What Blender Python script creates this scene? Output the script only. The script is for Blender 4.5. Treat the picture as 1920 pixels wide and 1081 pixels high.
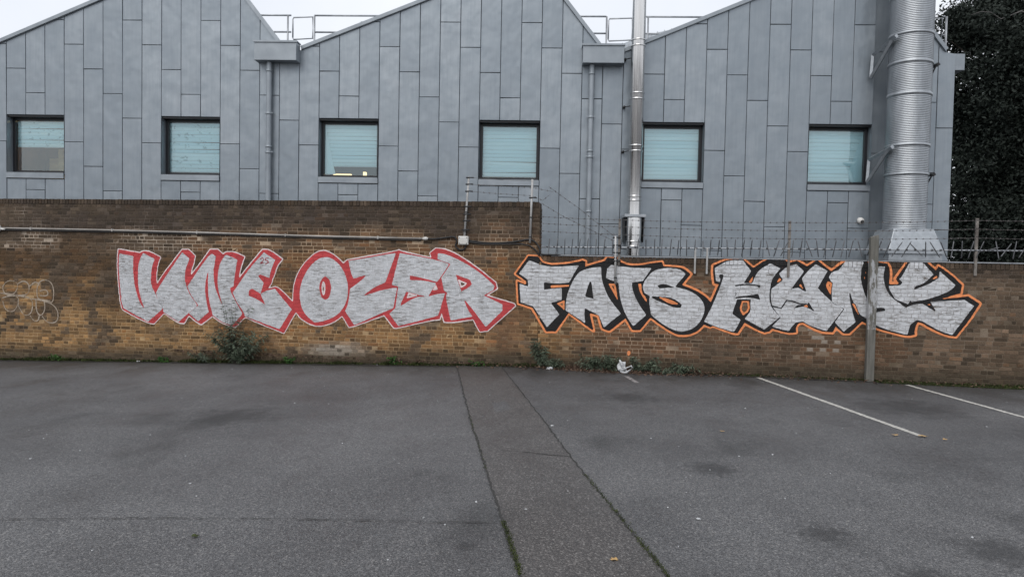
import bpy, bmesh, math, random
import numpy as np
from mathutils import Vector, Matrix

random.seed(7); rng = np.random.default_rng(7)
scene = bpy.context.scene
for o in list(bpy.data.objects): bpy.data.objects.remove(o)
R = math.radians

# ------------------------------------------------------------------ camera
CAM = Vector((1.69, -13.87, 2.0)); YAW = R(9.09); PITCH = math.atan(45.5/1333.333); ROLL = 0.020
cam_d = bpy.data.cameras.new('camera'); cam = bpy.data.objects.new('camera', cam_d); scene.collection.objects.link(cam)
cam_d.sensor_width = 36; cam_d.lens = 25; cam_d.clip_start = 0.05; cam_d.clip_end = 2000
cam.matrix_world = (Matrix.Translation(CAM) @ Matrix.Rotation(YAW, 4, 'Z') @ Matrix.Rotation(math.pi/2-PITCH, 4, 'X') @ Matrix.Rotation(ROLL, 4, 'Z'))
scene.camera = cam

# ------------------------------------------------------------------ overcast sky, soft sun, exposure
SUN_EL, SUN_AZ = R(48), R(200)
world = bpy.data.worlds.new('World'); scene.world = world; world.use_nodes = True
wn = world.node_tree.nodes; wl = world.node_tree.links; wn.clear()
sky = wn.new('ShaderNodeTexSky'); sky.sky_type = 'NISHITA'; sky.sun_disc = False
sky.sun_elevation = SUN_EL; sky.sun_rotation = SUN_AZ; sky.air_density = 1.0; sky.dust_density = 3.0
geo = wn.new('ShaderNodeTexCoord'); cl = wn.new('ShaderNodeTexNoise'); cl.inputs['Scale'].default_value = 2.2; cl.inputs['Detail'].default_value = 5
cr = wn.new('ShaderNodeValToRGB'); cr.color_ramp.elements[0].position = 0.35; cr.color_ramp.elements[1].position = 0.7
cr.color_ramp.elements[0].color = (6.0, 6.3, 6.85, 1); cr.color_ramp.elements[1].color = (7.5, 7.65, 7.95, 1)
mx = wn.new('ShaderNodeMixRGB'); mx.inputs[0].default_value = 0.9
bg = wn.new('ShaderNodeBackground'); bg.inputs['Strength'].default_value = 0.1
ow = wn.new('ShaderNodeOutputWorld')
wl.new(geo.outputs['Generated'], cl.inputs['Vector']); wl.new(cl.outputs['Fac'], cr.inputs['Fac'])
wl.new(sky.outputs[0], mx.inputs[1]); wl.new(cr.outputs[0], mx.inputs[2]); wl.new(mx.outputs[0], bg.inputs['Color']); wl.new(bg.outputs[0], ow.inputs['Surface'])
sun_d = bpy.data.lights.new('sun', 'SUN'); sun = bpy.data.objects.new('sun', sun_d); scene.collection.objects.link(sun)
sun_d.energy = 1.0; sun_d.angle = R(45); sun_d.color = (1, 0.97, 0.93)
sd = Vector((math.sin(R(-15))*math.cos(SUN_EL), -math.cos(R(-15))*math.cos(SUN_EL), math.sin(SUN_EL)))  # towards the sun, behind the camera
sun.rotation_euler = (-sd).to_track_quat('-Z', 'Y').to_euler()
scene.view_settings.view_transform = 'Standard'; scene.view_settings.look = 'None'
scene.view_settings.exposure = 0.54; scene.view_settings.gamma = 1.0; scene.view_settings.use_curve_mapping = False
scene.render.engine = 'CYCLES'

# ------------------------------------------------------------------ helpers
def link(o, parent=None):
    scene.collection.objects.link(o)
    if parent is not None: o.parent = parent
    return o
def tag(o, label=None, cat=None, group=None, kind=None):
    if label: o['label'] = label
    if cat: o['category'] = cat
    if group: o['group'] = group
    if kind: o['kind'] = kind
    return o
def empty(name, loc=(0,0,0), rz=0, parent=None):
    o = bpy.data.objects.new(name, None); o.location = loc; o.rotation_euler = (0,0,rz); o.empty_display_size = 0.2
    return link(o, parent)
class MB:
    """collects polygons; build() makes one mesh object"""
    def __init__(s): s.v = []; s.f = []; s.c = []; s.sm = []
    def add(s, verts, faces, col=None, smooth=False):
        b = len(s.v); s.v += [tuple(p) for p in verts]
        s.f += [tuple(i+b for i in f) for f in faces]; s.sm += [smooth]*len(faces)
        if col is not None:
            s.c += ([tuple(col)+(1,)]*len(verts)) if not hasattr(col[0], '__len__') else [tuple(c)+(1,) for c in col]
        return s
    def box(s, x0, x1, y0, y1, z0, z1, col=None):
        v = [(x0,y0,z0),(x1,y0,z0),(x1,y1,z0),(x0,y1,z0),(x0,y0,z1),(x1,y0,z1),(x1,y1,z1),(x0,y1,z1)]
        return s.add(v, [(0,3,2,1),(4,5,6,7),(0,1,5,4),(1,2,6,5),(2,3,7,6),(3,0,4,7)], col)
    def tube(s, pts, r, n=8, caps=True, col=None):
        pts = [Vector(p) for p in pts]; m = len(pts); rs = r if hasattr(r, '__len__') else [r]*m
        ring = []; up = Vector((0.13,0.21,1))
        for i, p in enumerate(pts):
            t = (pts[min(i+1,m-1)]-pts[max(i-1,0)]).normalized()
            if abs(t.dot(up.normalized())) > 0.95: up = Vector((1,0.2,0.1))
            a = t.cross(up).normalized(); b = t.cross(a)
            ring.append([p+(a*math.cos(2*math.pi*k/n)+b*math.sin(2*math.pi*k/n))*rs[i] for k in range(n)])
        v = [q for rr in ring for q in rr]; f = []
        for i in range(m-1):
            for k in range(n): f.append((i*n+k, i*n+(k+1)%n, (i+1)*n+(k+1)%n, (i+1)*n+k))
        if caps: f += [tuple(range(n))[::-1], tuple((m-1)*n+k for k in range(n))]
        return s.add(v, f, col, n > 5)
    def lathe(s, prof, n=32, cx=0, cy=0):
        v = []; f = []
        for (r, z) in prof: v += [(cx+r*math.cos(2*math.pi*k/n), cy+r*math.sin(2*math.pi*k/n), z) for k in range(n)]
        for i in range(len(prof)-1):
            for k in range(n): f.append((i*n+k, i*n+(k+1)%n, (i+1)*n+(k+1)%n, (i+1)*n+k))
        return s.add(v, f, None, True)
    def prism(s, poly, y0, y1):
        """poly in (x,z), extruded from y0 (front) to y1 (back)"""
        n = len(poly); v = [(x,y0,z) for x,z in poly]+[(x,y1,z) for x,z in poly]
        f = [tuple(range(n)), tuple(range(2*n-1,n-1,-1))]+[(i,(i+n),((i+1)%n)+n,(i+1)%n) for i in range(n)]
        return s.add(v, f)
    def build(s, name, mat, parent=None, bevel=0, fix=True):
        me = bpy.data.meshes.new(name); me.from_pydata(s.v, [], s.f)
        if s.c:
            a = me.color_attributes.new('Col', 'FLOAT_COLOR', 'POINT'); a.data.foreach_set('color', np.array(s.c, dtype=np.float32).ravel())
        me.polygons.foreach_set('use_smooth', s.sm)
        me.materials.append(mat)
        if fix and len(s.f) < 60000:
            bm = bmesh.new(); bm.from_mesh(me); bmesh.ops.recalc_face_normals(bm, faces=bm.faces)
            bm.to_mesh(me); bm.free()
        me.update()
        o = link(bpy.data.objects.new(name, me), parent)
        if bevel:
            b = o.modifiers.new('bevel', 'BEVEL'); b.width = bevel; b.segments = 2; b.limit_method = 'ANGLE'
        return o
def np_mesh(name, verts, quads, mat, parent=None, cols=None, smooth=False):
    me = bpy.data.meshes.new(name); n = len(verts); m = len(quads); k = quads.shape[1]
    me.vertices.add(n); me.vertices.foreach_set('co', np.asarray(verts, np.float32).ravel())
    me.loops.add(m*k); me.loops.foreach_set('vertex_index', np.asarray(quads, np.int32).ravel())
    me.polygons.add(m); me.polygons.foreach_set('loop_start', np.arange(0, m*k, k, dtype=np.int32))
    me.update(calc_edges=True); me.validate()
    if cols is not None:
        a = me.color_attributes.new('Col', 'FLOAT_COLOR', 'POINT'); c = np.ones((n,4), np.float32); c[:,:3] = cols; a.data.foreach_set('color', c.ravel())
    me.materials.append(mat)
    return link(bpy.data.objects.new(name, me), parent)
def copy_tree(o, parent=None):
    c = o.copy(); link(c); c.parent = parent
    for ch in list(o.children): copy_tree(ch, c)
    return c

# ------------------------------------------------------------------ materials
class NT:
    def __init__(s, name):
        s.m = bpy.data.materials.new(name); s.m.use_nodes = True; s.n = s.m.node_tree.nodes; s.l = s.m.node_tree.links
        s.b = s.n['Principled BSDF']; s.geo = s.n.new('ShaderNodeNewGeometry'); s.tc = s.n.new('ShaderNodeTexCoord')
    def pos(s, scale=(1,1,1), space='world'):
        mp = s.n.new('ShaderNodeMapping'); mp.inputs['Scale'].default_value = scale
        s.l.new(s.geo.outputs['Position'] if space == 'world' else s.tc.outputs['Object'], mp.inputs['Vector']); return mp.outputs[0]
    def noise(s, vec, scale, detail=4, rough=0.55, lo=0.3, hi=0.7):
        t = s.n.new('ShaderNodeTexNoise'); t.inputs['Scale'].default_value = scale; t.inputs['Detail'].default_value = detail; t.inputs['Roughness'].default_value = rough
        s.l.new(vec, t.inputs['Vector']); mr = s.n.new('ShaderNodeMapRange'); mr.inputs[1].default_value = lo; mr.inputs[2].default_value = hi
        s.l.new(t.outputs['Fac'], mr.inputs[0]); return mr.outputs[0]
    def voronoi(s, vec, scale, out='Color'):
        t = s.n.new('ShaderNodeTexVoronoi'); t.inputs['Scale'].default_value = scale; s.l.new(vec, t.inputs['Vector']); return t.outputs[out]
    def mix(s, fac, a, b, mode='MIX'):
        m = s.n.new('ShaderNodeMixRGB'); m.blend_type = mode
        for i, x in enumerate((fac, a, b)):
            if isinstance(x, bpy.types.NodeSocket): s.l.new(x, m.inputs[i])
            elif i == 0: m.inputs[0].default_value = x
            else: m.inputs[i].default_value = tuple(x)+(1,) if len(x) == 3 else x
        return m.outputs[0]
    def math(s, op, a, b=0.0):
        m = s.n.new('ShaderNodeMath'); m.operation = op
        for i, x in enumerate((a, b)):
            if isinstance(x, bpy.types.NodeSocket): s.l.new(x, m.inputs[i])
            else: m.inputs[i].default_value = x
        return m.outputs[0]
    def attr(s, name='Col'):
        a = s.n.new('ShaderNodeAttribute'); a.attribute_name = name; return a.outputs['Color']
    def rnd(s): return s.n.new('ShaderNodeObjectInfo').outputs['Random']
    def set(s, col=None, rough=None, metal=None, spec=None):
        for k, x in (('Base Color', col), ('Roughness', rough), ('Metallic', metal), ('Specular IOR Level', spec)):
            if x is None: continue
            if isinstance(x, bpy.types.NodeSocket): s.l.new(x, s.b.inputs[k])
            else: s.b.inputs[k].default_value = (tuple(x)+(1,)) if hasattr(x, '__len__') else x
        return s
    def bump(s, h, strength=0.3, dist=0.01):
        b = s.n.new('ShaderNodeBump'); b.inputs['Strength'].default_value = strength; b.inputs['Distance'].default_value = dist
        s.l.new(h, b.inputs['Height']); s.l.new(b.outputs[0], s.b.inputs['Normal']); return s
def simple(name, a, b=None, scale=8, rough=0.6, metal=0.0, bump=0.0, spec=0.5, sc=(1,1,1)):
    t = NT(name); b = b or tuple(x*0.75 for x in a); v = t.pos(sc); n = t.noise(v, scale)
    t.set(t.mix(n, b, a), rough, metal, spec)
    if bump: t.bump(t.noise(v, scale*4), bump, 0.004)
    return t.m
M = {}
t = NT('weathered_brick'); v = t.pos(); n1 = t.noise(v, 55, 4); n2 = t.noise(v, 260, 2); n3 = t.noise(v, 16, 5, 0.7)
c = t.mix(t.math('MULTIPLY', n1, 0.55), t.attr(), (0.42,0.40,0.38), 'MULTIPLY'); c = t.mix(t.math('MULTIPLY', n2, 0.14), c, (0.5,0.38,0.25))
c = t.mix(t.math('MULTIPLY', n3, 0.45), c, (0.5,0.44,0.4), 'MULTIPLY')
t.set(c, 0.9, 0, 0.25).bump(n1, 0.7, 0.006); M['brick'] = t.m
t = NT('lime_mortar'); v = t.pos(); n1 = t.noise(v, 45, 5, 0.7); n2 = t.noise(v, 9, 4)
c = t.mix(t.math('MULTIPLY', n1, 0.5), t.attr(), (0.4,0.36,0.32), 'MULTIPLY'); c = t.mix(t.math('MULTIPLY', n2, 0.4), c, (0.5,0.45,0.4), 'MULTIPLY')
t.set(c, 0.95, 0, 0.2).bump(n1, 0.6, 0.005); M['mortar'] = t.m
def paint(name, wear, worn, rough=0.55, metal=0.0, amount=0.75, streak=(1,1,4), ps=26, lo=0.5, hi=0.74):
    t = NT(name); v = t.pos(streak); v2 = t.pos()
    pit = t.noise(v, ps, 7, 0.74, lo, hi); big = t.noise(v2, 1.9, 5, 0.65, 0.3, 0.62); dust = t.noise(v2, 120, 3, 0.6, 0.45, 0.75)
    c = t.mix(t.math('MULTIPLY', t.math('MULTIPLY', pit, big), amount), t.attr(), worn)
    c = t.mix(t.math('MULTIPLY', dust, wear), c, worn)
    t.set(c, rough, metal, 0.4).bump(t.noise(v2, 70, 4), 0.5, 0.004); return t.m
M['silver'] = paint('silver_spray_paint', 0.35, (0.13,0.115,0.10), 0.45, 0.2, 1.1, (0.7,0.7,3.4), 8, 0.45, 0.66)
M['red'] = paint('red_spray_paint', 0.12, (0.16,0.05,0.045), 0.6, 0, 0.45)
M['white'] = paint('white_spray_paint', 0.25, (0.35,0.24,0.2), 0.6, 0, 0.6)
M['black'] = paint('black_spray_paint', 0.15, (0.05,0.045,0.04), 0.75, 0, 0.4)
M['orange'] = paint('orange_spray_paint', 0.15, (0.35,0.14,0.06), 0.6, 0, 0.6)
M['faint'] = paint('faded_white_spray_paint', 0.5, (0.25,0.19,0.13), 0.8, 0, 0.95)
# zinc
t = NT('zinc_cladding'); v = t.pos((1,1,1)); vs = t.pos((7,7,0.45)); vh = t.pos((1.3,1.3,1.5))
blot = t.noise(vh, 1.7, 5, 0.6, 0.3, 0.72); st = t.noise(vs, 2.2, 5, 0.65, 0.42, 0.75); r_ = t.rnd()
c = t.mix(blot, (0.250,0.283,0.312), (0.325,0.358,0.388)); c = t.mix(t.math('MULTIPLY', st, 0.4), c, (0.19,0.219,0.25))
c = t.mix(t.math('MULTIPLY', r_, 0.55), c, (0.205,0.237,0.268))
t.set(c, t.math('ADD', t.math('MULTIPLY', blot, 0.14), 0.34), 0.5, 0.5).bump(t.noise(t.pos((1.2,1.2,0.9)), 1.7, 2), 0.13, 0.08); M['zinc'] = t.m
M['zinc_trim'] = simple('zinc_trim', (0.32,0.353,0.383), (0.235,0.263,0.29), 2.5, 0.45, 0.35)
M['seam'] = simple('dark_seam', (0.06,0.068,0.08), None, 3, 0.8)
M['frame'] = simple('black_window_frame', (0.012,0.012,0.015), None, 3, 0.35)
def blind(name, flecks):
    t = NT(name); c = t.mix(t.rnd(), (0.70,0.85,0.89), (0.88,0.96,0.97)); c = t.mix(t.math('MULTIPLY', t.noise(t.pos(), 0.9, 3), 0.35), c, (0.62,0.80,0.85))
    if flecks: c = t.mix(t.math('MULTIPLY', t.noise(t.pos((1,1,1.6)), 7, 4, 0.6, 0.58, 0.66), 0.75), c, (0.25,0.36,0.38))
    t.set(c, 0.6); return t.m
M['blind'] = blind('pale_blind', False); M['blind_marked'] = blind('marked_blind', True)
M['room'] = simple('room_plaster', (0.24,0.145,0.08), (0.10,0.06,0.035), 1.2, 0.9)
M['wood_panel'] = simple('pale_wood_panel', (0.55,0.36,0.15), (0.40,0.25,0.1), 1.5, 0.6, sc=(1,1,5))
t = NT('lamp_glow'); t.set((0.9,0.8,0.5), 0.5); t.b.inputs['Emission Color'].default_value = (1,0.72,0.36,1); t.b.inputs['Emission Strength'].default_value = 1.3; M['glow'] = t.m
t = NT('room_lamp'); t.set((0.9,0.8,0.5), 0.5); t.b.inputs['Emission Color'].default_value = (1,0.72,0.40,1); t.b.inputs['Emission Strength'].default_value = 8; M['room_lamp'] = t.m
t = NT('window_glass'); tr = t.n.new('ShaderNodeBsdfTransparent'); tr.inputs[0].default_value = (0.87,0.975,0.985,1); gl = t.n.new('ShaderNodeBsdfGlossy'); gl.inputs['Roughness'].default_value = 0.015
gl.inputs['Color'].default_value = (0.84,0.97,1,1)
fr = t.n.new('ShaderNodeFresnel'); fr.inputs[0].default_value = 1.6; ms = t.n.new('ShaderNodeMixShader')
t.l.new(t.math('ADD', fr.outputs[0], 0.12), ms.inputs[0]); t.l.new(tr.outputs[0], ms.inputs[1]); t.l.new(gl.outputs[0], ms.inputs[2]); t.l.new(ms.outputs[0], t.n['Material Output'].inputs['Surface']); M['glass'] = t.m
def steel(name, col, rough, sc=(8,8,0.4), metal=1.0):
    t = NT(name); n = t.noise(t.pos(sc), 3, 4); t.set(t.mix(n, tuple(x*0.72 for x in col), col), t.math('ADD', t.math('MULTIPLY', n, 0.12), rough), metal); return t.m
M['polished'] = steel('polished_steel', (0.80,0.79,0.78), 0.13)
M['galv'] = steel('galvanised_steel', (0.46,0.485,0.51), 0.42, (2,2,0.6), 0.85)
M['galv_dull'] = steel('dull_galvanised_steel', (0.44,0.47,0.50), 0.5, (3,3,3), 0.7)
M['black_iron'] = simple('black_iron', (0.02,0.02,0.022), None, 6, 0.5)
M['rail'] = simple('galvanised_rail', (0.42,0.44,0.46), (0.25,0.26,0.28), 5, 0.45, 0.5)
M['white_pl'] = simple('white_plastic', (0.72,0.72,0.70), (0.5,0.49,0.46), 5, 0.45)
M['white_post'] = simple('white_painted_post', (0.46,0.46,0.46), (0.27,0.26,0.25), 6, 0.5, sc=(1,1,0.6))
M['conduit'] = simple('grey_conduit', (0.42,0.40,0.38), (0.24,0.22,0.2), 3, 0.5, sc=(0.5,1,1))
M['cable'] = simple('black_cable', (0.012,0.012,0.013), None, 6, 0.5)
M['wire'] = simple('rusty_wire', (0.16,0.15,0.15), (0.07,0.06,0.055), 9, 0.6, 0.4)
M['spike'] = simple('spike_steel', (0.16,0.165,0.175), (0.05,0.05,0.053), 4, 0.5, 0.4)
M['angle_iron'] = simple('weathered_angle_iron', (0.24,0.22,0.2), (0.10,0.085,0.075), 8, 0.7, 0.2)
t = NT('weathered_timber'); v = t.pos((22,22,0.9)); n = t.noise(v, 3, 5, 0.65); v1 = t.pos(); n2 = t.noise(v1, 4, 4, 0.6)
c = t.mix(n, (0.07,0.066,0.058), (0.215,0.205,0.185)); c = t.mix(t.math('MULTIPLY', n2, 0.6), c, (0.10,0.10,0.085))
sx_ = t.n.new('ShaderNodeSeparateXYZ'); t.l.new(t.geo.outputs['Position'], sx_.inputs[0]); zz = sx_.outputs[2]
band = t.math('MULTIPLY', t.math('MULTIPLY', t.math('GREATER_THAN', zz, 0.95), t.math('LESS_THAN', t.math('ADD', zz, t.noise(t.pos((9,9,2)), 2, 4)), 2.35)), t.noise(t.pos((4,4,1.2)), 2.2, 5, 0.7, 0.45, 0.52))
c = t.mix(t.math('MULTIPLY', band, 0.75), c, (0.42,0.43,0.45))     # silver spray caught on the post
t.set(c, 0.85).bump(n, 0.5, 0.006); M['timber'] = t.m
# asphalt
def asphalt(name, dark, light, tint, stain=0.5):
    t = NT(name); v = t.pos()
    a = t.voronoi(v, 165); a2 = t.n.new('ShaderNodeSeparateColor'); t.l.new(a, a2.inputs[0]); s1 = a2.outputs[0]
    d = t.voronoi(v, 165, 'Distance'); b = t.voronoi(v, 85); b2 = t.n.new('ShaderNodeSeparateColor'); t.l.new(b, b2.inputs[0])
    c = t.mix(t.math('POWER', s1, 1.6), dark, light)
    c = t.mix(t.math('MULTIPLY', t.math('POWER', b2.outputs[1], 7), 0.7), c, (0.30,0.29,0.28))
    c = t.mix(t.math('MULTIPLY', t.math('POWER', b2.outputs[0], 6), 0.6), c, (0.018,0.018,0.02))
    big = t.noise(v, 0.22, 6, 0.62, 0.38, 0.62); mid = t.noise(t.pos((1,0.6,1)), 1.1, 6, 0.66, 0.44, 0.72)
    c = t.mix(t.math('MULTIPLY', big, stain), c, tint, 'MULTIPLY'); c = t.mix(t.math('MULTIPLY', mid, 0.6), c, (0.55,0.55,0.56), 'MULTIPLY')
    spot = t.noise(t.pos((1,0.6,1)), 0.75, 4, 0.5, 0.60, 0.70); c = t.mix(t.math('MULTIPLY', spot, 0.6), c, (0.35,0.36,0.36), 'MULTIPLY')
    for (sx, sy, sr) in ((3.23,-8.21,0.22),(4.41,-8.32,0.3),(1.79,-2.91,0.45),(0.62,-9.02,0.09),(5.9,-2.6,0.7),(3.7,-8.9,0.2),(2.6,-6.6,0.25),(7.1,-4.2,0.5),(-3.4,-5.2,0.6)):   # oil and damp stains
        d_ = t.n.new('ShaderNodeVectorMath'); d_.operation = 'DISTANCE'; d_.inputs[1].default_value = (sx, sy, 0); t.l.new(v, d_.inputs[0])
        q_ = t.math('ADD', d_.outputs['Value'], t.math('MULTIPLY', t.noise(v, 3.0/sr, 4), -0.9*sr)); mr = t.n.new('ShaderNodeMapRange'); mr.inputs[1].default_value = sr*0.75; mr.inputs[2].default_value = -0.05*sr; t.l.new(q_, mr.inputs[0])
        c = t.mix(t.math('MULTIPLY', mr.outputs[0], 0.7), c, (0.018,0.018,0.019))
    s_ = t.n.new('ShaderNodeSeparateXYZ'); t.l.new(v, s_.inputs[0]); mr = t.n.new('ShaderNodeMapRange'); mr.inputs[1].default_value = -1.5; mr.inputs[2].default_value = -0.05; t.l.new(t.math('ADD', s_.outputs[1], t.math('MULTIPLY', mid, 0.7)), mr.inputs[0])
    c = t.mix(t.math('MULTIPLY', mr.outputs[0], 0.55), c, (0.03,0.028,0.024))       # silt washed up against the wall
    ro = t.math('SUBTRACT', 0.62, t.math('MULTIPLY', mid, 0.24)); t.set(c, ro, 0, 0.5)
    t.bump(t.math('SUBTRACT', 1.0, d), 0.55, 0.006); return t.m
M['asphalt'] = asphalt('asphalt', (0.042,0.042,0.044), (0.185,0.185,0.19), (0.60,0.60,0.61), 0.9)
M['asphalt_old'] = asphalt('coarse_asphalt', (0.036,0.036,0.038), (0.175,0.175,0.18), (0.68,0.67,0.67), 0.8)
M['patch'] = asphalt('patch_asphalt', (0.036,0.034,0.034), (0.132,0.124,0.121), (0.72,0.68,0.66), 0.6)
M['joint'] = simple('dark_joint', (0.035,0.034,0.032), None, 12, 0.9)
t = NT('worn_line_paint'); v = t.pos(); n = t.noise(v, 20, 6, 0.75, 0.42, 0.56); n2 = t.noise(v, 110, 3, 0.6, 0.4, 0.62)
c = t.mix(n2, (0.44,0.42,0.38), (0.56,0.55,0.51)); c = t.mix(t.math('MULTIPLY', n, 0.55), c, (0.17,0.165,0.16)); t.set(c, 0.8).bump(n2, 0.4, 0.003); M['line'] = t.m
t = NT('faded_line_paint'); n = t.noise(v if False else t.pos(), 14, 6, 0.75, 0.35, 0.6); t.set(t.mix(n, (0.36,0.33,0.32), (0.09,0.085,0.085)), 0.85); M['line_old'] = t.m
def leafmat(name, a, b, tr=0.15):
    t = NT(name); r = t.noise(t.pos(), 9, 3); t.set(t.mix(r, a, b), 0.7, 0, 0.2); t.b.inputs['Transmission Weight'].default_value = 0; return t.m
M['leaf_dark'] = leafmat('evergreen_leaf', (0.012,0.017,0.014), (0.028,0.036,0.029))
M['leaf_grey'] = leafmat('grey_green_leaf', (0.032,0.047,0.028), (0.15,0.18,0.13))
M['leaf_green'] = leafmat('bright_green_leaf', (0.025,0.07,0.015), (0.07,0.15,0.035))
M['moss'] = leafmat('moss', (0.02,0.026,0.01), (0.06,0.075,0.022))
M['litter'] = leafmat('dead_leaf', (0.045,0.028,0.02), (0.13,0.085,0.06))
M['yellow_leaf'] = leafmat('yellow_leaf', (0.34,0.20,0.08), (0.46,0.32,0.15))
M['bark'] = simple('bark', (0.06,0.052,0.042), (0.025,0.022,0.018), 10, 0.9, bump=0.5)
M['bare_bark'] = simple('pale_bark', (0.12,0.115,0.11), (0.06,0.058,0.055), 8, 0.8)
t = NT('damp_soil'); v = t.pos(); t.set(t.mix(t.noise(v, 14, 5), (0.016,0.014,0.011), (0.05,0.043,0.034)), 0.95).bump(t.noise(v, 40, 5), 1.0, 0.02); M['soil'] = t.m
M['bag'] = simple('white_plastic_bag', (0.55,0.56,0.57), (0.30,0.31,0.32), 14, 0.35)

# ------------------------------------------------------------------ ground
def gz(x): return 0.03*min(max(x, -22.0), 0.0)
def sheet(name, xs, ys, lift, mat, kind='structure'):
    b = MB(); nx = len(xs)
    b.add([(x, y, gz(x)+lift) for y in ys for x in xs], [(j*nx+i, j*nx+i+1, (j+1)*nx+i+1, (j+1)*nx+i) for j in range(len(ys)-1) for i in range(nx-1)])
    return tag(b.build(name, mat, fix=False), kind=kind)
g = sheet('car_park_ground', [-400,-60,-22]+list(np.linspace(-20,-0.5,40))+[0,2,10,60,400], [-120,-30,-14,-6,0,10,60,500], 0, M['asphalt'])
def ribbon(name, path, widths, lift, mat, kind='structure', jitter=0.0, step=0.25):
    """a flat strip following a path of (x,y) on the ground"""
    P = [Vector((p[0], p[1], 0)) for p in path]; Q = []; W = []
    ws = widths if hasattr(widths, '__len__') else [widths]*len(P)
    for i in range(len(P)-1):
        n = max(1, int((P[i+1]-P[i]).length/step))
        for k in range(n): Q.append(P[i].lerp(P[i+1], k/n)); W.append(ws[i]+(ws[i+1]-ws[i])*k/n)
    Q.append(P[-1]); W.append(ws[-1]); b = MB(); v = []; f = []
    for i, q in enumerate(Q):
        d = (Q[min(i+1,len(Q)-1)]-Q[max(i-1,0)]).normalized(); nrm = Vector((-d.y, d.x, 0)); o = random.gauss(0, jitter)
        for s in (1, -1):
            p = q+nrm*(s*W[i]/2+o+random.gauss(0, jitter*0.6)); v.append((p.x, p.y, gz(p.x)+lift))
    f = [(2*i+1, 2*i+3, 2*i+2, 2*i) for i in range(len(Q)-1)]
    b.add(v, f); o = b.build(name, mat, fix=False); return tag(o, kind=kind)
# ------------------------------------------------------------------ value noise on the wall face
_h = rng.random((256,256))
def vnoise(x, z, s, seed=0):
    x = np.asarray(x)*s+seed*17.3; z = np.asarray(z)*s+seed*9.1; xi = np.floor(x).astype(int); zi = np.floor(z).astype(int); fx = x-xi; fz = z-zi
    fx = fx*fx*(3-2*fx); fz = fz*fz*(3-2*fz); h = lambda a, b: _h[a % 256, b % 256]
    return (h(xi,zi)*(1-fx)+h(xi+1,zi)*fx)*(1-fz)+(h(xi,zi+1)*(1-fx)+h(xi+1,zi+1)*fx)*fz
def fbm(x, z, s, seed=0): return 0.5*vnoise(x,z,s,seed)+0.3*vnoise(x,z,s*2.1,seed+1)+0.2*vnoise(x,z,s*4.3,seed+2)
def ss(a, b, x): t = np.clip((np.asarray(x, float)-a)/(b-a), 0, 1); return t*t*(3-2*t)
# the older coarse surface nearest the camera, the filled trench strip with its open joints
b = MB(); edge = [(-14,-10.9),(-3.13,-9.04),(-1.88,-8.84),(-0.61,-8.71),(0.22,-8.63),(0.75,-8.52)]; v = []
for i, (x, y) in enumerate(edge): v += [(x, y, gz(x)+0.004), (x, -40, gz(x)+0.004)]
b.add(v, [(2*i, 2*i+1, 2*i+3, 2*i+2) for i in range(5)]); b.add([(0.75,-8.52,0.004),(0.75,-40,0.004),(2.4,-40,0.004),(2.4,-12.5,0.004),(1.45,-9.42,0.004)], [(0,1,2,3,4)]); tag(b.build('coarse_asphalt_surface', M['asphalt_old'], fix=False), kind='structure')
L = [(-1.62,-0.05),(-1.18,-1.6),(-0.74,-3.2),(-0.3,-4.78),(0.06,-6.0),(0.39,-7.14),(0.83,-8.62),(1.07,-9.42),(1.9,-12.5)]
Rr = [(-0.72,-0.05),(-0.27,-1.6),(0.2,-3.2),(0.67,-4.78),(1.02,-6.0),(1.36,-7.14),(1.82,-8.62),(2.06,-9.42),(3.0,-12.5)]
b = MB(); b.add([(x,y,gz(x)+0.008) for l, r in zip(L, Rr) for x, y in (l, r)], [(2*i,2*i+2,2*i+3,2*i+1) for i in range(len(L)-1)])
tag(b.build('trench_patch', M['patch'], fix=False), kind='structure')
ribbon('patch_joint', L, [0.022,0.02,0.018,0.017,0.016,0.015,0.015,0.015,0.018], 0.012, M['joint'], jitter=0.006, step=0.06)
ribbon('patch_joint', Rr, [0.022,0.02,0.018,0.017,0.016,0.015,0.015,0.015,0.018], 0.012, M['joint'], jitter=0.006, step=0.06)
ribbon('surface_joint', edge[1:], [0.010]*5, 0.0125, M['joint'], jitter=0.006, step=0.05)
ribbon('surface_joint', [(0.42,-6.42),(0.75,-6.45),(1.17,-6.52)], [0.004,0.012,0.014], 0.0125, M['joint'], jitter=0.005, step=0.05)
pth = [(float(q), -0.08-0.05*fbm(np.array([q]), np.array([1.0]), 1.3, 6)[0]) for q in np.arange(-14, 10, 0.3)]
ribbon('soil_verge', pth, [0.16+0.22*float(fbm(np.array([p[0]]), np.array([2.0]), 1.1, 2)[0]) for p in pth], 0.006, M['soil'], jitter=0.012, step=0.08)
# painted bay lines, edges eaten away
def dline(name, p, q, w, mat):
    o = ribbon(name, [p, q], w, 0.004, mat, jitter=0.004, step=0.04); return o
dline('parking_line', (4.14,-0.25), (5.30,-4.55), 0.085, M['line'])
dline('parking_line', (6.66,-0.35), (7.80,-5.4), 0.085, M['line'])
dline('faded_parking_line', (1.74,-0.78), (1.93,-1.5), 0.085, M['line_old'])

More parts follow.
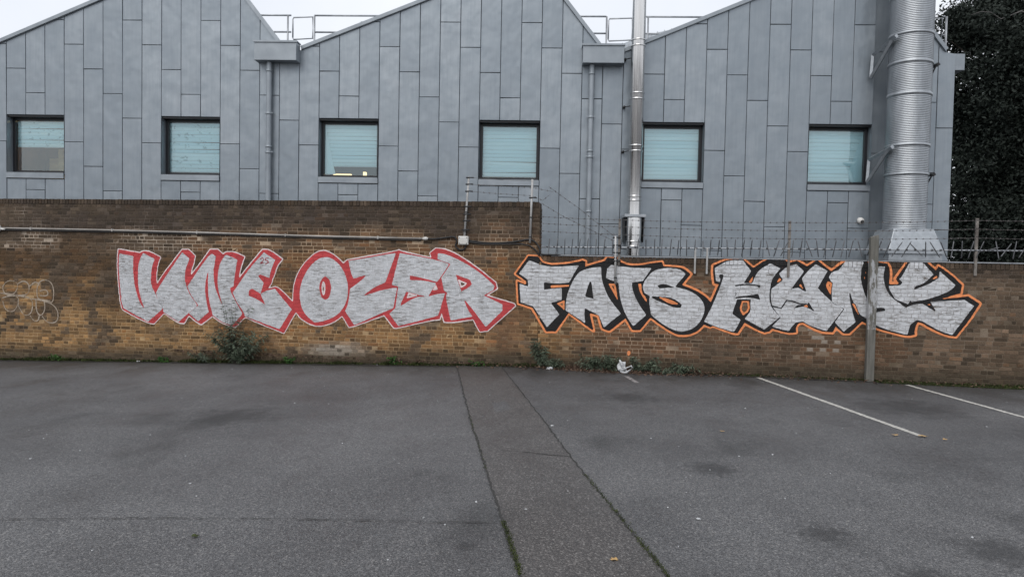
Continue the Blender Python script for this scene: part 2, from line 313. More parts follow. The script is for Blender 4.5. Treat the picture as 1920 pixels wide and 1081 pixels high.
def mixc(c, d, f): f = np.asarray(f)[..., None]; return c*(1-f)+np.array(d)*f
def wall_colour(x, z, mortar=False):
    """brick or mortar colour at points of the wall: stock brick, soot, rust-brown staining, damp foot"""
    x = np.asarray(x, float); z = np.asarray(z, float); n = fbm(x, z, 1.1, 3); n2 = fbm(x, z, 3.0, 8); h = z-0.03*np.minimum(x, 0)
    k = np.zeros(x.shape+(3,))
    if mortar: tan, buff, brown, soot, grey, right, damp = (0.52,0.36,0.21),(0.54,0.375,0.205),(0.14,0.085,0.045),(0.095,0.078,0.07),(0.60,0.51,0.42),(0.44,0.33,0.235),(0.10,0.085,0.06)
    else: tan, buff, brown, soot, grey, right, damp = (0.205,0.099,0.042),(0.325,0.187,0.076),(0.075,0.041,0.019),(0.033,0.026,0.024),(0.13,0.092,0.064),(0.165,0.084,0.046),(0.045,0.037,0.027)
    k[:] = tan
    k = mixc(k, buff, ss(-6.2,-7.6,x)*ss(1.75,1.35,z+0.25*(n-0.5))*0.9)
    k = mixc(k, buff, ss(-9,-5,x)*ss(1.0,0.8,z+0.3*(n-0.5))*0.55)
    k = mixc(k, grey, ss(1.95,2.15,z+0.2*(n-0.5))*ss(-6.5,-8,x))
    k = mixc(k, grey, ss(2.0,2.3,z+0.3*(n-0.5))*(1-ss(-6.5,-8,x))*0.45)
    st = ss(1.42,1.6,z+0.5*(n-0.5))*ss(2.25,1.95,z+0.35*(n2-0.5))*ss(-4.5,-7.5,x)
    st = np.maximum(st, np.exp(-((x+9.0)/0.85)**2-((z-1.25)/0.5)**2)*1.25); st = np.maximum(st, np.clip((fbm(x,z,0.9,41)-0.50)*4,0,0.75)*ss(0.6,1.1,z)*ss(0.2,-0.4,x))
    k = mixc(k, brown, np.clip(np.clip(st,0,1)*(0.8+0.6*n),0,0.97))
    k = mixc(k, (0.19,0.10,0.055) if not mortar else (0.24,0.15,0.09), np.exp(-((x+0.65)/0.42)**2)*ss(1.3,0.9,z)*0.85)   # red rubbly infill near the step
    k = mixc(k, right, ss(0.2,1.5,x)); k = mixc(k, (0.130,0.076,0.048) if not mortar else (0.22,0.168,0.125), ss(2.2,3.6,x)*(0.35+0.8*n))
    k = mixc(k, (0.145,0.11,0.08) if not mortar else (0.22,0.185,0.145), ss(6.5,7.5,x)*0.6)
    s1 = ss(2.35,2.7,z+0.6*(n-0.5))*(0.62+0.75*n2); s1 = s1*(1-0.75*np.exp(-((x+11.9)/0.55)**2-((z-2.95)/0.3)**2))*(1-0.5*np.exp(-((x+0.85)/0.45)**2-((z-2.75)/0.25)**2))
    s2 = ss(1.80,2.05,z+0.25*(n-0.5))*ss(-0.05,0.3,x)*0.85; s3 = ss(3.05,3.16,z)*0.55
    k = mixc(k, soot, np.clip(s1*ss(0.3,-0.1,x)+s2+s3,0,0.97))
    k = mixc(k, (0.075,0.055,0.040) if not mortar else (0.14,0.11,0.085), np.clip((n2-0.50)*4.4,0,0.88))
    k = mixc(k, damp, ss(0.42,0.08,h+0.3*(n2-0.5))*0.94)
    if mortar:
        pt = fbm(x, z, 4.5, 21); k = mixc(k, (0.10,0.075,0.05), np.clip((pt-0.5)*5,0,0.8)*ss(0.3,0.6,fbm(x,z,0.7,31)))   # washed-out pointing
    ce = np.exp(-((x+4.2)/0.75)**2-((h-0.3)/0.16)**2)
    k = mixc(k, (0.36,0.33,0.29), np.clip(ce*1.2-0.25,0,0.8))                                  # old cement smear at the foot
    return k

# ------------------------------------------------------------------ brick walls
GAUGE, BH, JT = 0.075, 0.063, 0.012
TH = 0.33
def lay_courses(x0, x1, zbot, ztop, soldier=True):
    """English bond with a brick-on-edge top course: list of (x0,x1,z0,z1,is_soldier)"""
    out = []; z = ztop
    if soldier:
        x = x0
        while x < x1-0.03: w = 0.065; out.append((x+0.004, min(x+w+0.006, x1)-0.002, ztop-0.108, ztop-random.uniform(0,0.006), True)); x += 0.075
        z = ztop-0.118
    k = 0
    while z > zbot:
        head = (k % 2 == 0); x = x0-(0.05625 if head else 0.0)-random.uniform(0,0.02)
        irregular = random.random() < 0.12
        while x < x1:
            w = 0.1025 if head else 0.215
            if irregular and random.random() < 0.4: w = 0.1025 if w > 0.2 else 0.215
            if random.random() < 0.03: w *= random.uniform(0.6, 0.95)
            a, e = max(x, x0), min(x+w, x1)
            if x1-e < 0.05: e = x1
            if e-a > 0.03: out.append((a, e, z-BH, z, False))
            x += w+JT
            if e == x1: break
        z -= GAUGE; k += 1
    return out
def brick_geo(r, yf, end=False, cols=None):
    a, e, z0, z1, sol = r; c = 0.004; D = 0.09
    j = lambda s=0.0022: random.gauss(0, s)
    fr = [(a+c+j(),yf+j(.001),z0+c+j()),(e-c+j(),yf+j(.001),z0+c+j()),(e-c+j(),yf+j(.001),z1-c+j()),(a+c+j(),yf+j(.001),z1-c+j())]
    md = [(a,yf+c*1.3,z0),(e,yf+c*1.3,z0),(e,yf+c*1.3,z1),(a,yf+c*1.3,z1)]; y2 = TH if end else D
    bk = [(a,y2,z0),(e,y2,z0),(e,y2,z1),(a,y2,z1)]
    f = [(0,1,2,3)]
    for i in range(4):
        n = (i+1) % 4; f += [(4+i,4+n,n,i), (8+i,8+n,4+n,4+i)]
    if end or sol: f.append((11,10,9,8))
    return fr+md+bk, f
def brick_wall(name, x0, x1, zbot, ztop, label, pieces=300):
    root = empty(name, (x0, 0, gz(x0))); off = Vector((x0, 0, gz(x0)))
    rects = lay_courses(x0, x1, zbot, ztop); info = []; A = np.array([r[:4] for r in rects])
    cx = (A[:,0]+A[:,1])/2; cz = (A[:,2]+A[:,3])/2; base = wall_colour(cx, cz)
    # apparent size from where the photograph was taken, frame limits and what lies below the ground excluded
    dist2 = (cx-CAM.x)**2+CAM.y**2+(cz-CAM.z)**2; size = (A[:,1]-A[:,0])*(A[:,3]-A[:,2])/dist2
    size[(cx < -11.9)|(cx > 8.3)|(cz < np.array([gz(x)+0.12 for x in cx]))] = 0
    order = set(np.argsort(-size, kind='stable')[:pieces].tolist())
    rest = MB()
    for i, r in enumerate(rects):
        yf = -abs(random.gauss(0, 0.002))+(random.uniform(0.004,0.009) if random.random() < 0.05 else 0)-(0.010 if r[4] else 0)
        v = random.lognormvariate(-0.02, 0.23); col = base[i]*v
        q = random.random()
        if q < 0.15: col = col*random.uniform(0.35,0.6)
        elif q < 0.2: col = col*np.array([1.12,0.95,0.82])
        elif q < 0.25: col = mixc(col, (0.26,0.20,0.15), 0.22)
        if x0 >= 0 and 5.05 < cx[i] < 5.62 and 0.5 < cz[i] < 0.95 and random.random() < 0.4: col = np.array([0.33,0.29,0.25])
        vs, fs = brick_geo(r, yf, end=(r[1] > x1-0.01))
        vs = [tuple(Vector(p)-off) for p in vs]; col = [tuple(np.clip(col,0.01,0.9))]*len(vs); info.append((r[0], r[1], r[2], r[3], yf))
        if i in order:
            b = MB(); b.add(vs, fs, col); b.build('brick', M['brick'], root, fix=False)
        else: rest.add(vs, fs, col)
    tag(rest.build('brickwork', M['brick'], root, fix=False), kind='stuff')
    # mortar bed: a finely divided slab a little behind the brick faces
    xs = np.linspace(x0+0.004, x1-0.006, int((x1-x0)/0.12)); zs = np.linspace(zbot, ztop-0.02, int((ztop-zbot)/0.1)); X, Zz = np.meshgrid(xs, zs)
    Y = 0.0035+0.002*(fbm(X, Zz, 6, 4)-0.5); V = np.stack([X-off.x, Y, Zz-off.z], -1).reshape(-1,3); nx = len(xs); nz = len(zs)
    Q = np.array([(j*nx+i, j*nx+i+1, (j+1)*nx+i+1, (j+1)*nx+i) for j in range(nz-1) for i in range(nx-1)])
    np_mesh('mortar', V, Q, M['mortar'], root, wall_colour(X.ravel(), Zz.ravel(), True))
    core = MB(); cc = wall_colour(np.array([(x0+x1)/2]), np.array([ztop]), True)[0]
    core.box(x0-off.x+0.02, x1-off.x-0.012, 0.03, TH, zbot-off.z, ztop-0.02-off.z, tuple(cc)); core.build('wall_core', M['mortar'], root)
    tag(root, label, 'wall')
    return root, info, rects
WT = brick_wall('tall_brick_wall', -14.2, 0.0, -0.62, 3.23, 'tall brown stock brick wall with sooty brick-on-edge top, carrying red-outlined silver lettering')
WL = brick_wall('low_brick_wall', 0.004, 10.2, -0.15, 2.18, 'low brick wall topped by spikes and barbed wire, carrying orange-outlined lettering')

# ------------------------------------------------------------------ spray paint lying on the bricks and in the joints
def paint_rects():
    """every flat facet of the wall face that paint can lie on: brick faces, bed joints, upright joints"""
    out = []
    for (root, info, rects), (x0, x1) in ((WT, (-14.2,0.0)), (WL, (0.004,10.2))):
        rows = {}
        for r in info: rows.setdefault(round(r[3] if r[3]-r[2] < 0.08 else 99, 3), []).append(r); out.append((r[0]-0.0005, r[1]+0.0005, r[2]-0.0005, r[3]+0.0005, r[4]-0.0008, 0))
        for zt, row in rows.items():
            row.sort(); ym = 0.0018
            if zt < 90:
                n = int((x1-x0)/0.22)
                for k in range(n): out.append((x0+(x1-x0)*k/n, x0+(x1-x0)*(k+1)/n, zt, zt+JT, ym, 1))
            for a, c in zip(row, row[1:]):
                if c[0]-a[1] > 0.002: out.append((a[1], c[0], a[2], a[3], ym, 1))
    return out
RECTS = paint_rects()
def chaikin(P, ang=34, it=2):
    P = [np.array(p, float) for p in P]
    for _ in range(it):
        Q = []; n = len(P)
        for i in range(n):
            a, b, c = P[i-1], P[i], P[(i+1) % n]; u = b-a; w = c-b
            t = abs(math.degrees(math.atan2(u[0]*w[1]-u[1]*w[0], u@w)))
            if t > ang or t < 2: Q.append(b)
            else: Q += [b*0.75+a*0.25, b*0.75+c*0.25]
        P = Q
    return np.array(P)
def sd_poly(P, x, z):
    d = np.full(x.shape, 1e9); ins = np.zeros(x.shape, bool); n = len(P)
    for i in range(n):
        a = P[i]; b = P[(i+1) % n]; ex, ez = b-a; wx = x-a[0]; wz = z-a[1]
        t = np.clip((wx*ex+wz*ez)/(ex*ex+ez*ez+1e-12), 0, 1); d = np.minimum(d, (wx-ex*t)**2+(wz-ez*t)**2)
        if a[1] != b[1]:
            c = ((a[1] > z) != (b[1] > z)) & (x < (b[0]-a[0])*(z-a[1])/(b[1]-a[1])+a[0]); ins ^= c
    return np.where(ins, -1, 1)*np.sqrt(d)
def sd_line(P, x, z):
    d = np.full(x.shape, 1e9); P = np.array(P, float)
    for a, b in zip(P, P[1:]):
        ex, ez = b-a; wx = x-a[0]; wz = z-a[1]; t = np.clip((wx*ex+wz*ez)/(ex*ex+ez*ez+1e-12), 0, 1); d = np.minimum(d, (wx-ex*t)**2+(wz-ez*t)**2)
    return np.sqrt(d)
def bbox(polys, pad=0.08):
    a = np.vstack([np.array(p) for p in polys]); return a[:,0].min()-pad, a[:,0].max()+pad, a[:,1].min()-pad, a[:,1].max()+pad
def film(name, sdf, bb, layer, mat, parent, col, jcol=None, var=0.1, cell=0.021, kind=None, zmax=None):
    """paint film over the brick facets where sdf<0, clipped along the painted edge"""
    rr = [r for r in RECTS if r[1] > bb[0] and r[0] < bb[1] and r[3] > bb[2] and r[2] < bb[3]]
    xs, zs, meta, n0 = [], [], [], 0
    for r in rr:
        nx = max(1, int(round((r[1]-r[0])/cell))); nz = max(1, int(round((r[3]-r[2])/cell)))
        X, Zz = np.meshgrid(np.linspace(r[0], r[1], nx+1), np.linspace(r[2], r[3], nz+1)); xs.append(X.ravel()); zs.append(Zz.ravel()); meta.append((nx, nz, n0)); n0 += X.size
    X = np.concatenate(xs); Zz = np.concatenate(zs)
    D = sdf(X, Zz)+0.006*(vnoise(X, Zz, 22, 5)-0.5)+0.004*(vnoise(X, Zz, 60, 6)-0.5)
    B = MB(); rs = np.random.default_rng(len(rr)); px, pz = parent.location.x, parent.location.z
    for r, (nx, nz, o) in zip(rr, meta):
        m = (nx+1)*(nz+1); d = D[o:o+m]
        if d.min() >= 0: continue
        y = r[4]-0.0009*layer; k = float(np.exp(rs.normal(0, var))); c0 = (jcol if (r[5] and jcol is not None) else col); cc = (c0[0]*k, c0[1]*k, c0[2]*k)
        if d.max() < 0:
            B.add([(r[0]-px,y,r[2]-pz),(r[1]-px,y,r[2]-pz),(r[1]-px,y,r[3]-pz),(r[0]-px,y,r[3]-pz)], [(0,1,2,3)], cc); continue
        for jz in range(nz):
            for i in range(nx):
                ids = [o+jz*(nx+1)+i, o+jz*(nx+1)+i+1, o+(jz+1)*(nx+1)+i+1, o+(jz+1)*(nx+1)+i]; dd = [D[q] for q in ids]
                if min(dd) >= 0: continue
                pts = [(X[q], Zz[q]) for q in ids]
                if max(dd) >= 0:
                    np_ = []
                    for a in range(4):
                        e = (a+1) % 4
                        if dd[a] < 0: np_.append(pts[a])
                        if (dd[a] < 0) != (dd[e] < 0):
                            t = dd[a]/(dd[a]-dd[e]); np_.append((pts[a][0]+(pts[e][0]-pts[a][0])*t, pts[a][1]+(pts[e][1]-pts[a][1])*t))
                    pts = np_
                if len(pts) > 2: B.add([(p-px, y, q-pz) for p, q in pts], [tuple(range(len(pts)))], cc)
    if not B.v: return None
    return B.build(name, mat, parent, fix=False)
def union(polys): return lambda x, z: np.minimum.reduce([sd_poly(p, x, z) for p in polys])
def piece(name, key, label, out_mat, out_col, out_w, body_mat, body_col, body_name, out_name, silver, sj, topz=None):
    G = GRAFFITI; sil = [chaikin(p) for p in G[key+'_SIL']]; holes = [chaikin(p, 60, 1) for p in G[key+'_HOLE']]; bb = bbox(sil, 0.1)
    x0 = min(p[:,0].min() for p in sil); root = empty(name, (round(float(x0),2), -0.004, 0.7))
    S = union(sil); Hh = union(holes)
    def body(x, z): return np.maximum(S(x, z), -Hh(x, z))
    film(out_name, lambda x, z: body(x, z)-out_w*(0.75+0.5*vnoise(x, z, 2.2, 9)), bb, 1, M[out_mat], root, out_col, var=0.06)
    film(body_name, body, bb, 2, M[body_mat], root, body_col, var=0.08)
    for ch, P in G[key+'_FILL']:
        P = chaikin(P); film('letter', lambda x, z: np.maximum(sd_poly(P, x, z)-0.0015, -Hh(x, z)+0.012), bbox([P], 0.05), 3, M['silver'], root, silver, sj, var=0.05)
    ov = [chaikin(p) for p in G[key+'_OVER']]; U = union(ov)
    for p in ov: film('shading', lambda x, z: np.maximum(sd_poly(p, x, z), -Hh(x, z)), bbox([p]), 4, M[body_mat], root, body_col, var=0.06)
    for p in holes:
        if U(p[:,0], p[:,1]).max() < 0.02: film('inner_highlight', lambda x, z: np.abs(sd_poly(p, x, z)+0.002)-0.012, bbox([p]), 5, M[out_mat], root, out_col, var=0.06, cell=0.014)
    tag(root, label, 'graffiti'); return root

GRAFFITI = {  # outlines in metres on the wall face: (x along the wall, z above the ground)
 'L_SIL': [
  [(-9.17,2.15),(-8.66,2.08),(-8.58,2.12),(-8.44,2.12),(-8.17,2),(-8.24,1.82),(-8.27,1.61),(-8.25,1.41),(-8.1,1.64),(-7.88,1.9),(-7.66,2.17),(-7.51,2.17),(-7.36,2.04),(-7.4,1.86),(-7.45,1.73),(-7.46,1.62),(-7.27,1.84),(-7.01,2.18),(-6.84,2.18),(-6.71,2.08),(-6.65,2.13),(-6.46,2.14),(-6.23,2.04),(-6.31,1.83),(-6.35,1.66),(-6.35,1.58),(-6.19,1.78),(-5.82,2.2),(-5.67,2.2),(-5.38,2.01),(-5.5,1.87),(-5.56,1.65),(-5.6,1.59),(-5.61,1.51),(-5.69,1.39),(-5.52,1.43),(-5.43,1.39),(-5.09,1.08),(-4.96,1.01),(-5.07,0.933),(-5.33,0.467),(-5.42,0.501),(-5.86,0.647),(-6.19,0.774),(-6.23,0.76),(-6.43,0.553),(-6.5,0.576),(-6.73,0.631),(-6.95,0.775),(-7.21,0.59),(-7.29,0.625),(-7.5,0.771),(-7.61,0.602),(-7.75,0.61),(-8.08,0.803),(-8.32,0.566),(-8.46,0.587),(-8.77,0.705),(-9.07,0.85),(-9.13,1.05),(-9.16,1.39),(-9.2,1.82)],
  [(-4.49,2.2),(-4.37,2.18),(-4.19,2.08),(-4.04,1.94),(-3.97,2.01),(-2.93,2.21),(-2.86,2.24),(-2.81,2.21),(-2.17,2.09),(-2.21,2.19),(-2.09,2.29),(-1.89,2.27),(-1.61,2.15),(-1.23,1.91),(-0.858,1.63),(-0.826,1.51),(-1.05,1.37),(-0.481,1.22),(-0.456,1.18),(-0.697,0.955),(-1.01,0.665),(-1.16,0.647),(-1.3,0.887),(-1.76,0.811),(-1.89,0.819),(-1.95,1.01),(-1.99,0.865),(-2.15,0.848),(-2.86,0.663),(-2.94,0.661),(-3.15,0.915),(-3.79,0.669),(-3.9,0.64),(-4.05,0.875),(-4.22,0.743),(-4.43,0.66),(-4.66,0.64),(-4.95,0.771),(-5.06,0.92),(-5.19,0.992),(-5.13,1.12),(-5.13,1.38),(-5.08,1.61),(-4.96,1.85),(-4.79,2.04),(-4.61,2.17)],
 ],
 'L_FILL': [
  ('U',[(-9.14,2.06),(-8.81,2.01),(-8.82,1.83),(-8.81,1.6),(-8.78,1.37),(-8.71,1.14),(-8.63,0.966),(-8.53,0.861),(-8.6,1.02),(-8.67,1.25),(-8.7,1.45),(-8.7,1.65),(-8.69,1.86),(-8.62,2.01),(-8.58,2.08),(-8.31,1.96),(-8.37,1.79),(-8.39,1.64),(-8.4,1.48),(-8.37,1.36),(-8.29,1.22),(-8.24,1.1),(-8.11,0.925),(-8.13,0.878),(-8.46,0.605),(-8.74,0.732),(-9.04,0.882),(-9.1,1.03),(-9.12,1.31),(-9.16,1.7),(-9.16,1.95)]),
  ('N',[(-7.66,2.11),(-7.49,1.98),(-7.57,1.8),(-7.6,1.63),(-7.59,1.5),(-7.56,1.39),(-7.49,1.23),(-7.31,1),(-7.32,0.966),(-7.51,0.821),(-7.74,0.624),(-8.1,0.828),(-8.1,0.905),(-8.24,1.1),(-8.27,1.23),(-8.21,1.35),(-8.1,1.5),(-7.99,1.66),(-7.82,1.89)]),
  ('N',[(-7.53,1.39),(-7.39,1.59),(-7.23,1.81),(-7.04,2.05),(-6.97,2.09),(-6.88,2.04),(-6.93,1.77),(-7.05,1.74),(-7.11,1.54),(-7.13,1.36),(-7.11,1.16),(-7.04,0.86),(-7.28,0.656),(-7.5,0.816),(-7.28,0.992),(-7.47,1.23)]),
  ('N',[(-7.05,1.74),(-6.93,1.77),(-6.93,1.57),(-6.89,1.37),(-6.82,1.19),(-6.71,0.958),(-6.76,1.15),(-6.82,1.34),(-6.84,1.54),(-6.82,1.75),(-6.77,1.92),(-6.67,2.07),(-6.61,2.07),(-6.39,1.98),(-6.43,1.78),(-6.46,1.55),(-6.47,1.42),(-6.55,1.38),(-6.53,1.28),(-6.41,1.08),(-6.27,0.854),(-6.29,0.808),(-6.5,0.596),(-6.71,0.64),(-6.94,0.788),(-6.97,0.888),(-7.04,1.14),(-7.06,1.44)]),
  ('E',[(-5.79,2.14),(-5.54,1.99),(-5.64,1.77),(-5.68,1.52),(-5.81,1.32),(-5.7,1.35),(-5.54,1.39),(-5.49,1.33),(-5.16,0.967),(-5.2,0.916),(-5.43,0.55),(-6.21,0.791),(-6.23,0.872),(-6.39,1.08),(-6.49,1.28),(-6.37,1.44),(-6.19,1.7),(-6,1.92)]),
  ('O',[(-4.45,2.07),(-4.61,2.02),(-4.77,1.87),(-4.9,1.66),(-4.98,1.43),(-4.99,1.23),(-4.95,1.02),(-4.84,0.85),(-4.66,0.716),(-4.44,0.749),(-4.22,0.844),(-4.07,0.975),(-3.98,1.13),(-3.93,1.33),(-3.94,1.53),(-4,1.73),(-4.09,1.88),(-4.22,2),(-4.34,2.06)]),
  ('Z',[(-3.93,2),(-2.92,2.18),(-3.01,1.94),(-3.14,1.58),(-3.39,1.47),(-3.63,1.28),(-3.39,1.36),(-3.18,1.43),(-2.89,1.48),(-2.96,1.06),(-3.19,0.964),(-3.79,0.687),(-3.99,0.972),(-3.92,1.13),(-3.89,1.43),(-3.68,1.58),(-3.52,1.73),(-3.82,1.64),(-3.88,1.78)]),
  ('E',[(-2.84,2.18),(-2.15,2.07),(-1.81,1.98),(-1.99,1.7),(-2.2,1.35),(-1.89,1.39),(-2.02,0.943),(-2.15,0.897),(-2.85,0.701),(-3.04,0.944),(-2.92,1.06),(-2.86,1.51),(-3,1.53)]),
  ('R',[(-2.05,2.19),(-1.89,2.18),(-1.49,2.01),(-1.11,1.77),(-0.881,1.56),(-0.904,1.48),(-1.1,1.37),(-0.714,1.2),(-0.711,1.08),(-1.04,0.744),(-1.34,1.12),(-1.51,1.3),(-1.42,1.08),(-1.32,0.948),(-1.76,0.848),(-1.87,1.31),(-1.84,1.4),(-1.91,1.45),(-1.97,1.7),(-1.78,1.98),(-2.05,2.07)]),
 ],
 'L_OVER': [
  [(-5.92,1.64),(-5.87,1.68),(-5.69,1.62),(-5.59,1.59),(-5.63,1.52),(-5.74,1.4),(-5.69,1.36),(-5.86,1.28),(-5.79,1.51)],
  [(-6.13,1.23),(-6.12,1.34),(-6.05,1.38),(-5.86,1.28),(-5.84,1.22),(-5.75,1.05),(-5.83,1.1),(-5.98,1.18)],
  [(-4.43,1.68),(-4.34,1.61),(-4.3,1.47),(-4.31,1.32),(-4.36,1.22),(-4.43,1.19),(-4.51,1.24),(-4.55,1.36),(-4.56,1.49),(-4.51,1.62)],
  [(-2.62,1.73),(-2.36,1.69),(-2.06,1.61),(-1.97,1.71),(-1.91,1.41),(-2.22,1.32),(-2.23,1.33),(-2.07,1.59),(-2.36,1.64),(-2.62,1.64)],
  [(-2.24,1.31),(-2.46,1.32),(-2.81,1.11),(-2.8,1.18),(-2.69,1.4),(-2.46,1.35)],
  [(-1.67,1.77),(-1.38,1.67),(-1.34,1.59),(-1.4,1.52),(-1.55,1.44),(-1.61,1.59)],
 ],
 'L_HOLE': [
  [(-4.47,1.56),(-4.44,1.52),(-4.43,1.42),(-4.44,1.33),(-4.46,1.29),(-4.49,1.33),(-4.5,1.42),(-4.49,1.52)],
  [(-2.67,1.28),(-2.64,1.37),(-2.47,1.33)],
  [(-2.13,1.45),(-2.08,1.55),(-2.05,1.47)],
  [(-1.61,1.66),(-1.45,1.6),(-1.48,1.56),(-1.56,1.52)],
 ],
 'L_NUM': [
  [(-5.87,2),(-5.82,2.03),(-5.79,2),(-5.82,1.95),(-5.87,1.91),(-5.79,1.92)],
  [(-5.69,2.03),(-5.75,2.02),(-5.76,1.98),(-5.7,1.97),(-5.69,1.93),(-5.75,1.9)],
 ],
 'R_SIL': [
  [(-0.212,2.17),(-0.024,2.16),(0.06,2.05),(0.224,2),(0.479,2.02),(0.755,2.07),(0.846,2.1),(0.903,2.08),(0.906,1.98),(1.08,2.04),(1.28,2.1),(1.32,2.17),(1.5,2.15),(1.57,2.08),(1.71,2.03),(1.89,2.02),(2.11,2.06),(2.36,2.1),(2.39,2.02),(2.65,2.01),(2.78,1.98),(2.9,1.88),(2.74,1.67),(2.92,1.61),(3.12,1.51),(3.23,1.42),(3.29,1.34),(3.36,1.36),(3.46,1),(3.29,0.882),(3.17,0.928),(3.07,0.807),(2.92,0.734),(2.77,0.713),(2.64,0.731),(2.43,0.853),(2.17,1.03),(1.98,0.78),(1.84,0.776),(1.7,1),(1.4,0.749),(1.35,0.759),(1.26,0.79),(1.18,1.04),(1.01,1.08),(1.09,0.738),(0.604,1.07),(0.357,0.701),(0.171,0.695),(-0.109,1.15),(-0.393,1.23),(-0.426,1.67),(-0.247,1.6),(-0.249,1.67),(-0.464,1.81)],
  [(3.31,2.05),(3.55,2.17),(3.85,2.18),(3.95,2.09),(4.04,2.02),(4.2,2.14),(4.29,2.19),(4.58,2.19),(4.66,2.13),(4.81,2.17),(4.99,2.07),(5.16,2.19),(5.32,2.06),(5.42,1.99),(5.55,2.1),(5.66,2.18),(5.96,2.2),(6.03,2.18),(6.1,2.04),(6.15,2.08),(6.21,2.17),(6.37,2.15),(6.43,2.04),(6.42,1.77),(6.59,1.78),(6.53,1.87),(6.61,2.01),(6.73,2.21),(7,2.21),(7.2,2.04),(7.23,2.12),(7.44,1.98),(7.64,1.79),(7.62,1.64),(7.28,1.52),(7.75,1.59),(7.94,1.46),(7.8,1.19),(7.63,0.936),(7.57,0.859),(7.4,0.879),(7.15,0.991),(7.01,1.08),(6.93,1.1),(6.88,0.982),(6.89,0.869),(6.76,0.83),(6.2,0.968),(5.98,1.08),(5.77,0.853),(5.67,0.85),(5.53,0.969),(5.48,0.861),(5.29,0.869),(5.11,0.94),(4.95,1.03),(4.87,1),(4.83,0.931),(4.84,0.839),(4.7,0.815),(4.41,0.894),(4.36,0.837),(4.27,0.815),(4.13,0.87),(3.91,0.989),(3.79,0.784),(3.7,0.79),(3.41,0.883),(3.17,0.959),(3.05,0.87),(3.15,1.12),(3.28,1.34),(3.42,1.7),(3.34,1.71),(3.31,1.89)],
 ],
 'R_FILL': [
  ('F',[(-0.199,2.08),(-0.057,2.03),(0.131,1.97),(0.411,1.97),(0.779,2),(0.668,1.81),(0.602,1.67),(0.395,1.64),(0.232,1.65),(0.103,1.66),(0.106,1.51),(0.454,1.56),(0.46,1.32),(0.24,1.26),(0.42,1.04),(0.181,0.777),(-0.097,1.18),(-0.346,1.25),(-0.382,1.62),(-0.199,1.56),(-0.214,1.7),(-0.393,1.82)]),
  ('A',[(0.85,1.91),(1.03,1.96),(1.21,1.98),(1.22,1.74),(1.29,1.55),(1.39,1.35),(1.61,1.09),(1.29,0.814),(1.19,1.04),(0.913,1.18),(0.905,1.03),(0.931,0.883),(0.545,1.12),(0.541,1.3),(0.583,1.49),(0.671,1.7),(0.76,1.84)]),
  ('T',[(1.33,1.96),(1.4,2.02),(1.58,2),(1.89,1.97),(2.17,1.98),(2.01,1.73),(1.8,1.69),(1.82,1.54),(1.92,1.31),(2.09,1.08),(1.85,0.856),(1.69,1.08),(1.59,1.37),(1.55,1.68),(1.31,1.77)]),
  ('S',[(2.18,1.91),(2.31,1.97),(2.56,1.99),(2.71,1.96),(2.81,1.88),(2.61,1.63),(2.88,1.57),(3.06,1.46),(3.16,1.33),(3.18,1.17),(3.1,0.977),(2.96,0.837),(2.77,0.778),(2.63,0.796),(2.37,0.93),(2.18,1.09),(2.14,1.32),(2.15,1.44),(2.05,1.5),(2.01,1.61),(2.04,1.73)]),
  ('H',[(3.34,2),(3.56,2.15),(3.84,2.16),(4,1.96),(3.87,1.73),(4.03,1.73),(4.1,1.92),(4.18,2.01),(4.34,2.11),(4.52,2.02),(4.38,1.84),(4.34,1.63),(4.34,1.41),(4.4,1.26),(4.54,1.12),(4.27,0.875),(3.91,1.06),(4.01,1.2),(4.01,1.43),(3.76,1.43),(3.68,1.15),(3.84,1.04),(3.72,0.809),(3.41,0.892),(3.17,0.987),(3.31,1.27),(3.48,1.74),(3.51,1.89),(3.43,1.89),(3.41,1.8),(3.45,1.85),(3.44,1.74),(3.37,1.76)]),
  ('Y',[(4.37,1.63),(4.58,1.81),(4.5,1.92),(4.64,2.06),(4.8,2.1),(4.94,1.98),(4.72,1.64),(4.84,1.67),(5,1.59),(4.91,1.84),(5.04,2.02),(5.14,2.11),(5.35,1.99),(5.19,1.67),(5.44,1.42),(5.65,1.3),(5.37,0.885),(5.11,0.958),(4.95,1.05),(4.83,1.03),(4.74,0.927),(4.71,0.853),(4.41,0.935),(4.56,1.11),(4.43,1.26),(4.37,1.41)]),
  ('N',[(5.38,1.88),(5.43,1.97),(5.55,2.01),(5.65,2.17),(5.97,2.17),(5.93,2.02),(5.93,1.84),(5.99,1.62),(6.05,1.5),(6.07,1.13),(5.94,1.2),(5.84,1.38),(5.75,1.62),(5.74,1.58),(5.78,1.34),(5.87,1.07),(5.67,0.886),(5.51,1.05),(5.67,1.3),(5.45,1.41),(5.43,1.79)]),
  ('K',[(6.09,1.96),(6.19,2.09),(6.34,2.09),(6.31,1.92),(6.35,1.72),(6.45,1.54),(6.71,1.36),(6.5,1.18),(6.79,1.41),(7,1.43),(7.24,1.28),(7.13,1.47),(7.69,1.52),(7.85,1.42),(7.51,0.888),(7.28,0.96),(7.01,1.12),(6.91,1.14),(6.8,1.05),(6.76,0.861),(6.28,0.98),(6.11,1.1),(6.07,1.5),(6.15,1.51),(6.08,1.66)]),
  ('K',[(6.62,1.89),(6.76,2.19),(6.95,2.19),(7.16,1.97),(7.02,1.81),(6.86,1.75),(6.84,1.68),(7.12,1.8),(7.25,1.91),(7.26,2.03),(7.53,1.78),(7.45,1.68),(7.13,1.53),(6.8,1.46),(6.81,1.52),(6.75,1.42),(6.53,1.51),(6.42,1.69),(6.42,1.74),(6.61,1.76),(6.65,1.81),(6.58,1.88)]),
 ],
 'R_OVER': [
  [(0.993,1.69),(1.03,1.69),(1.08,1.36),(0.908,1.4)],
  [(2.28,1.64),(2.35,1.68),(2.44,1.68),(2.61,1.62),(2.33,1.6)],
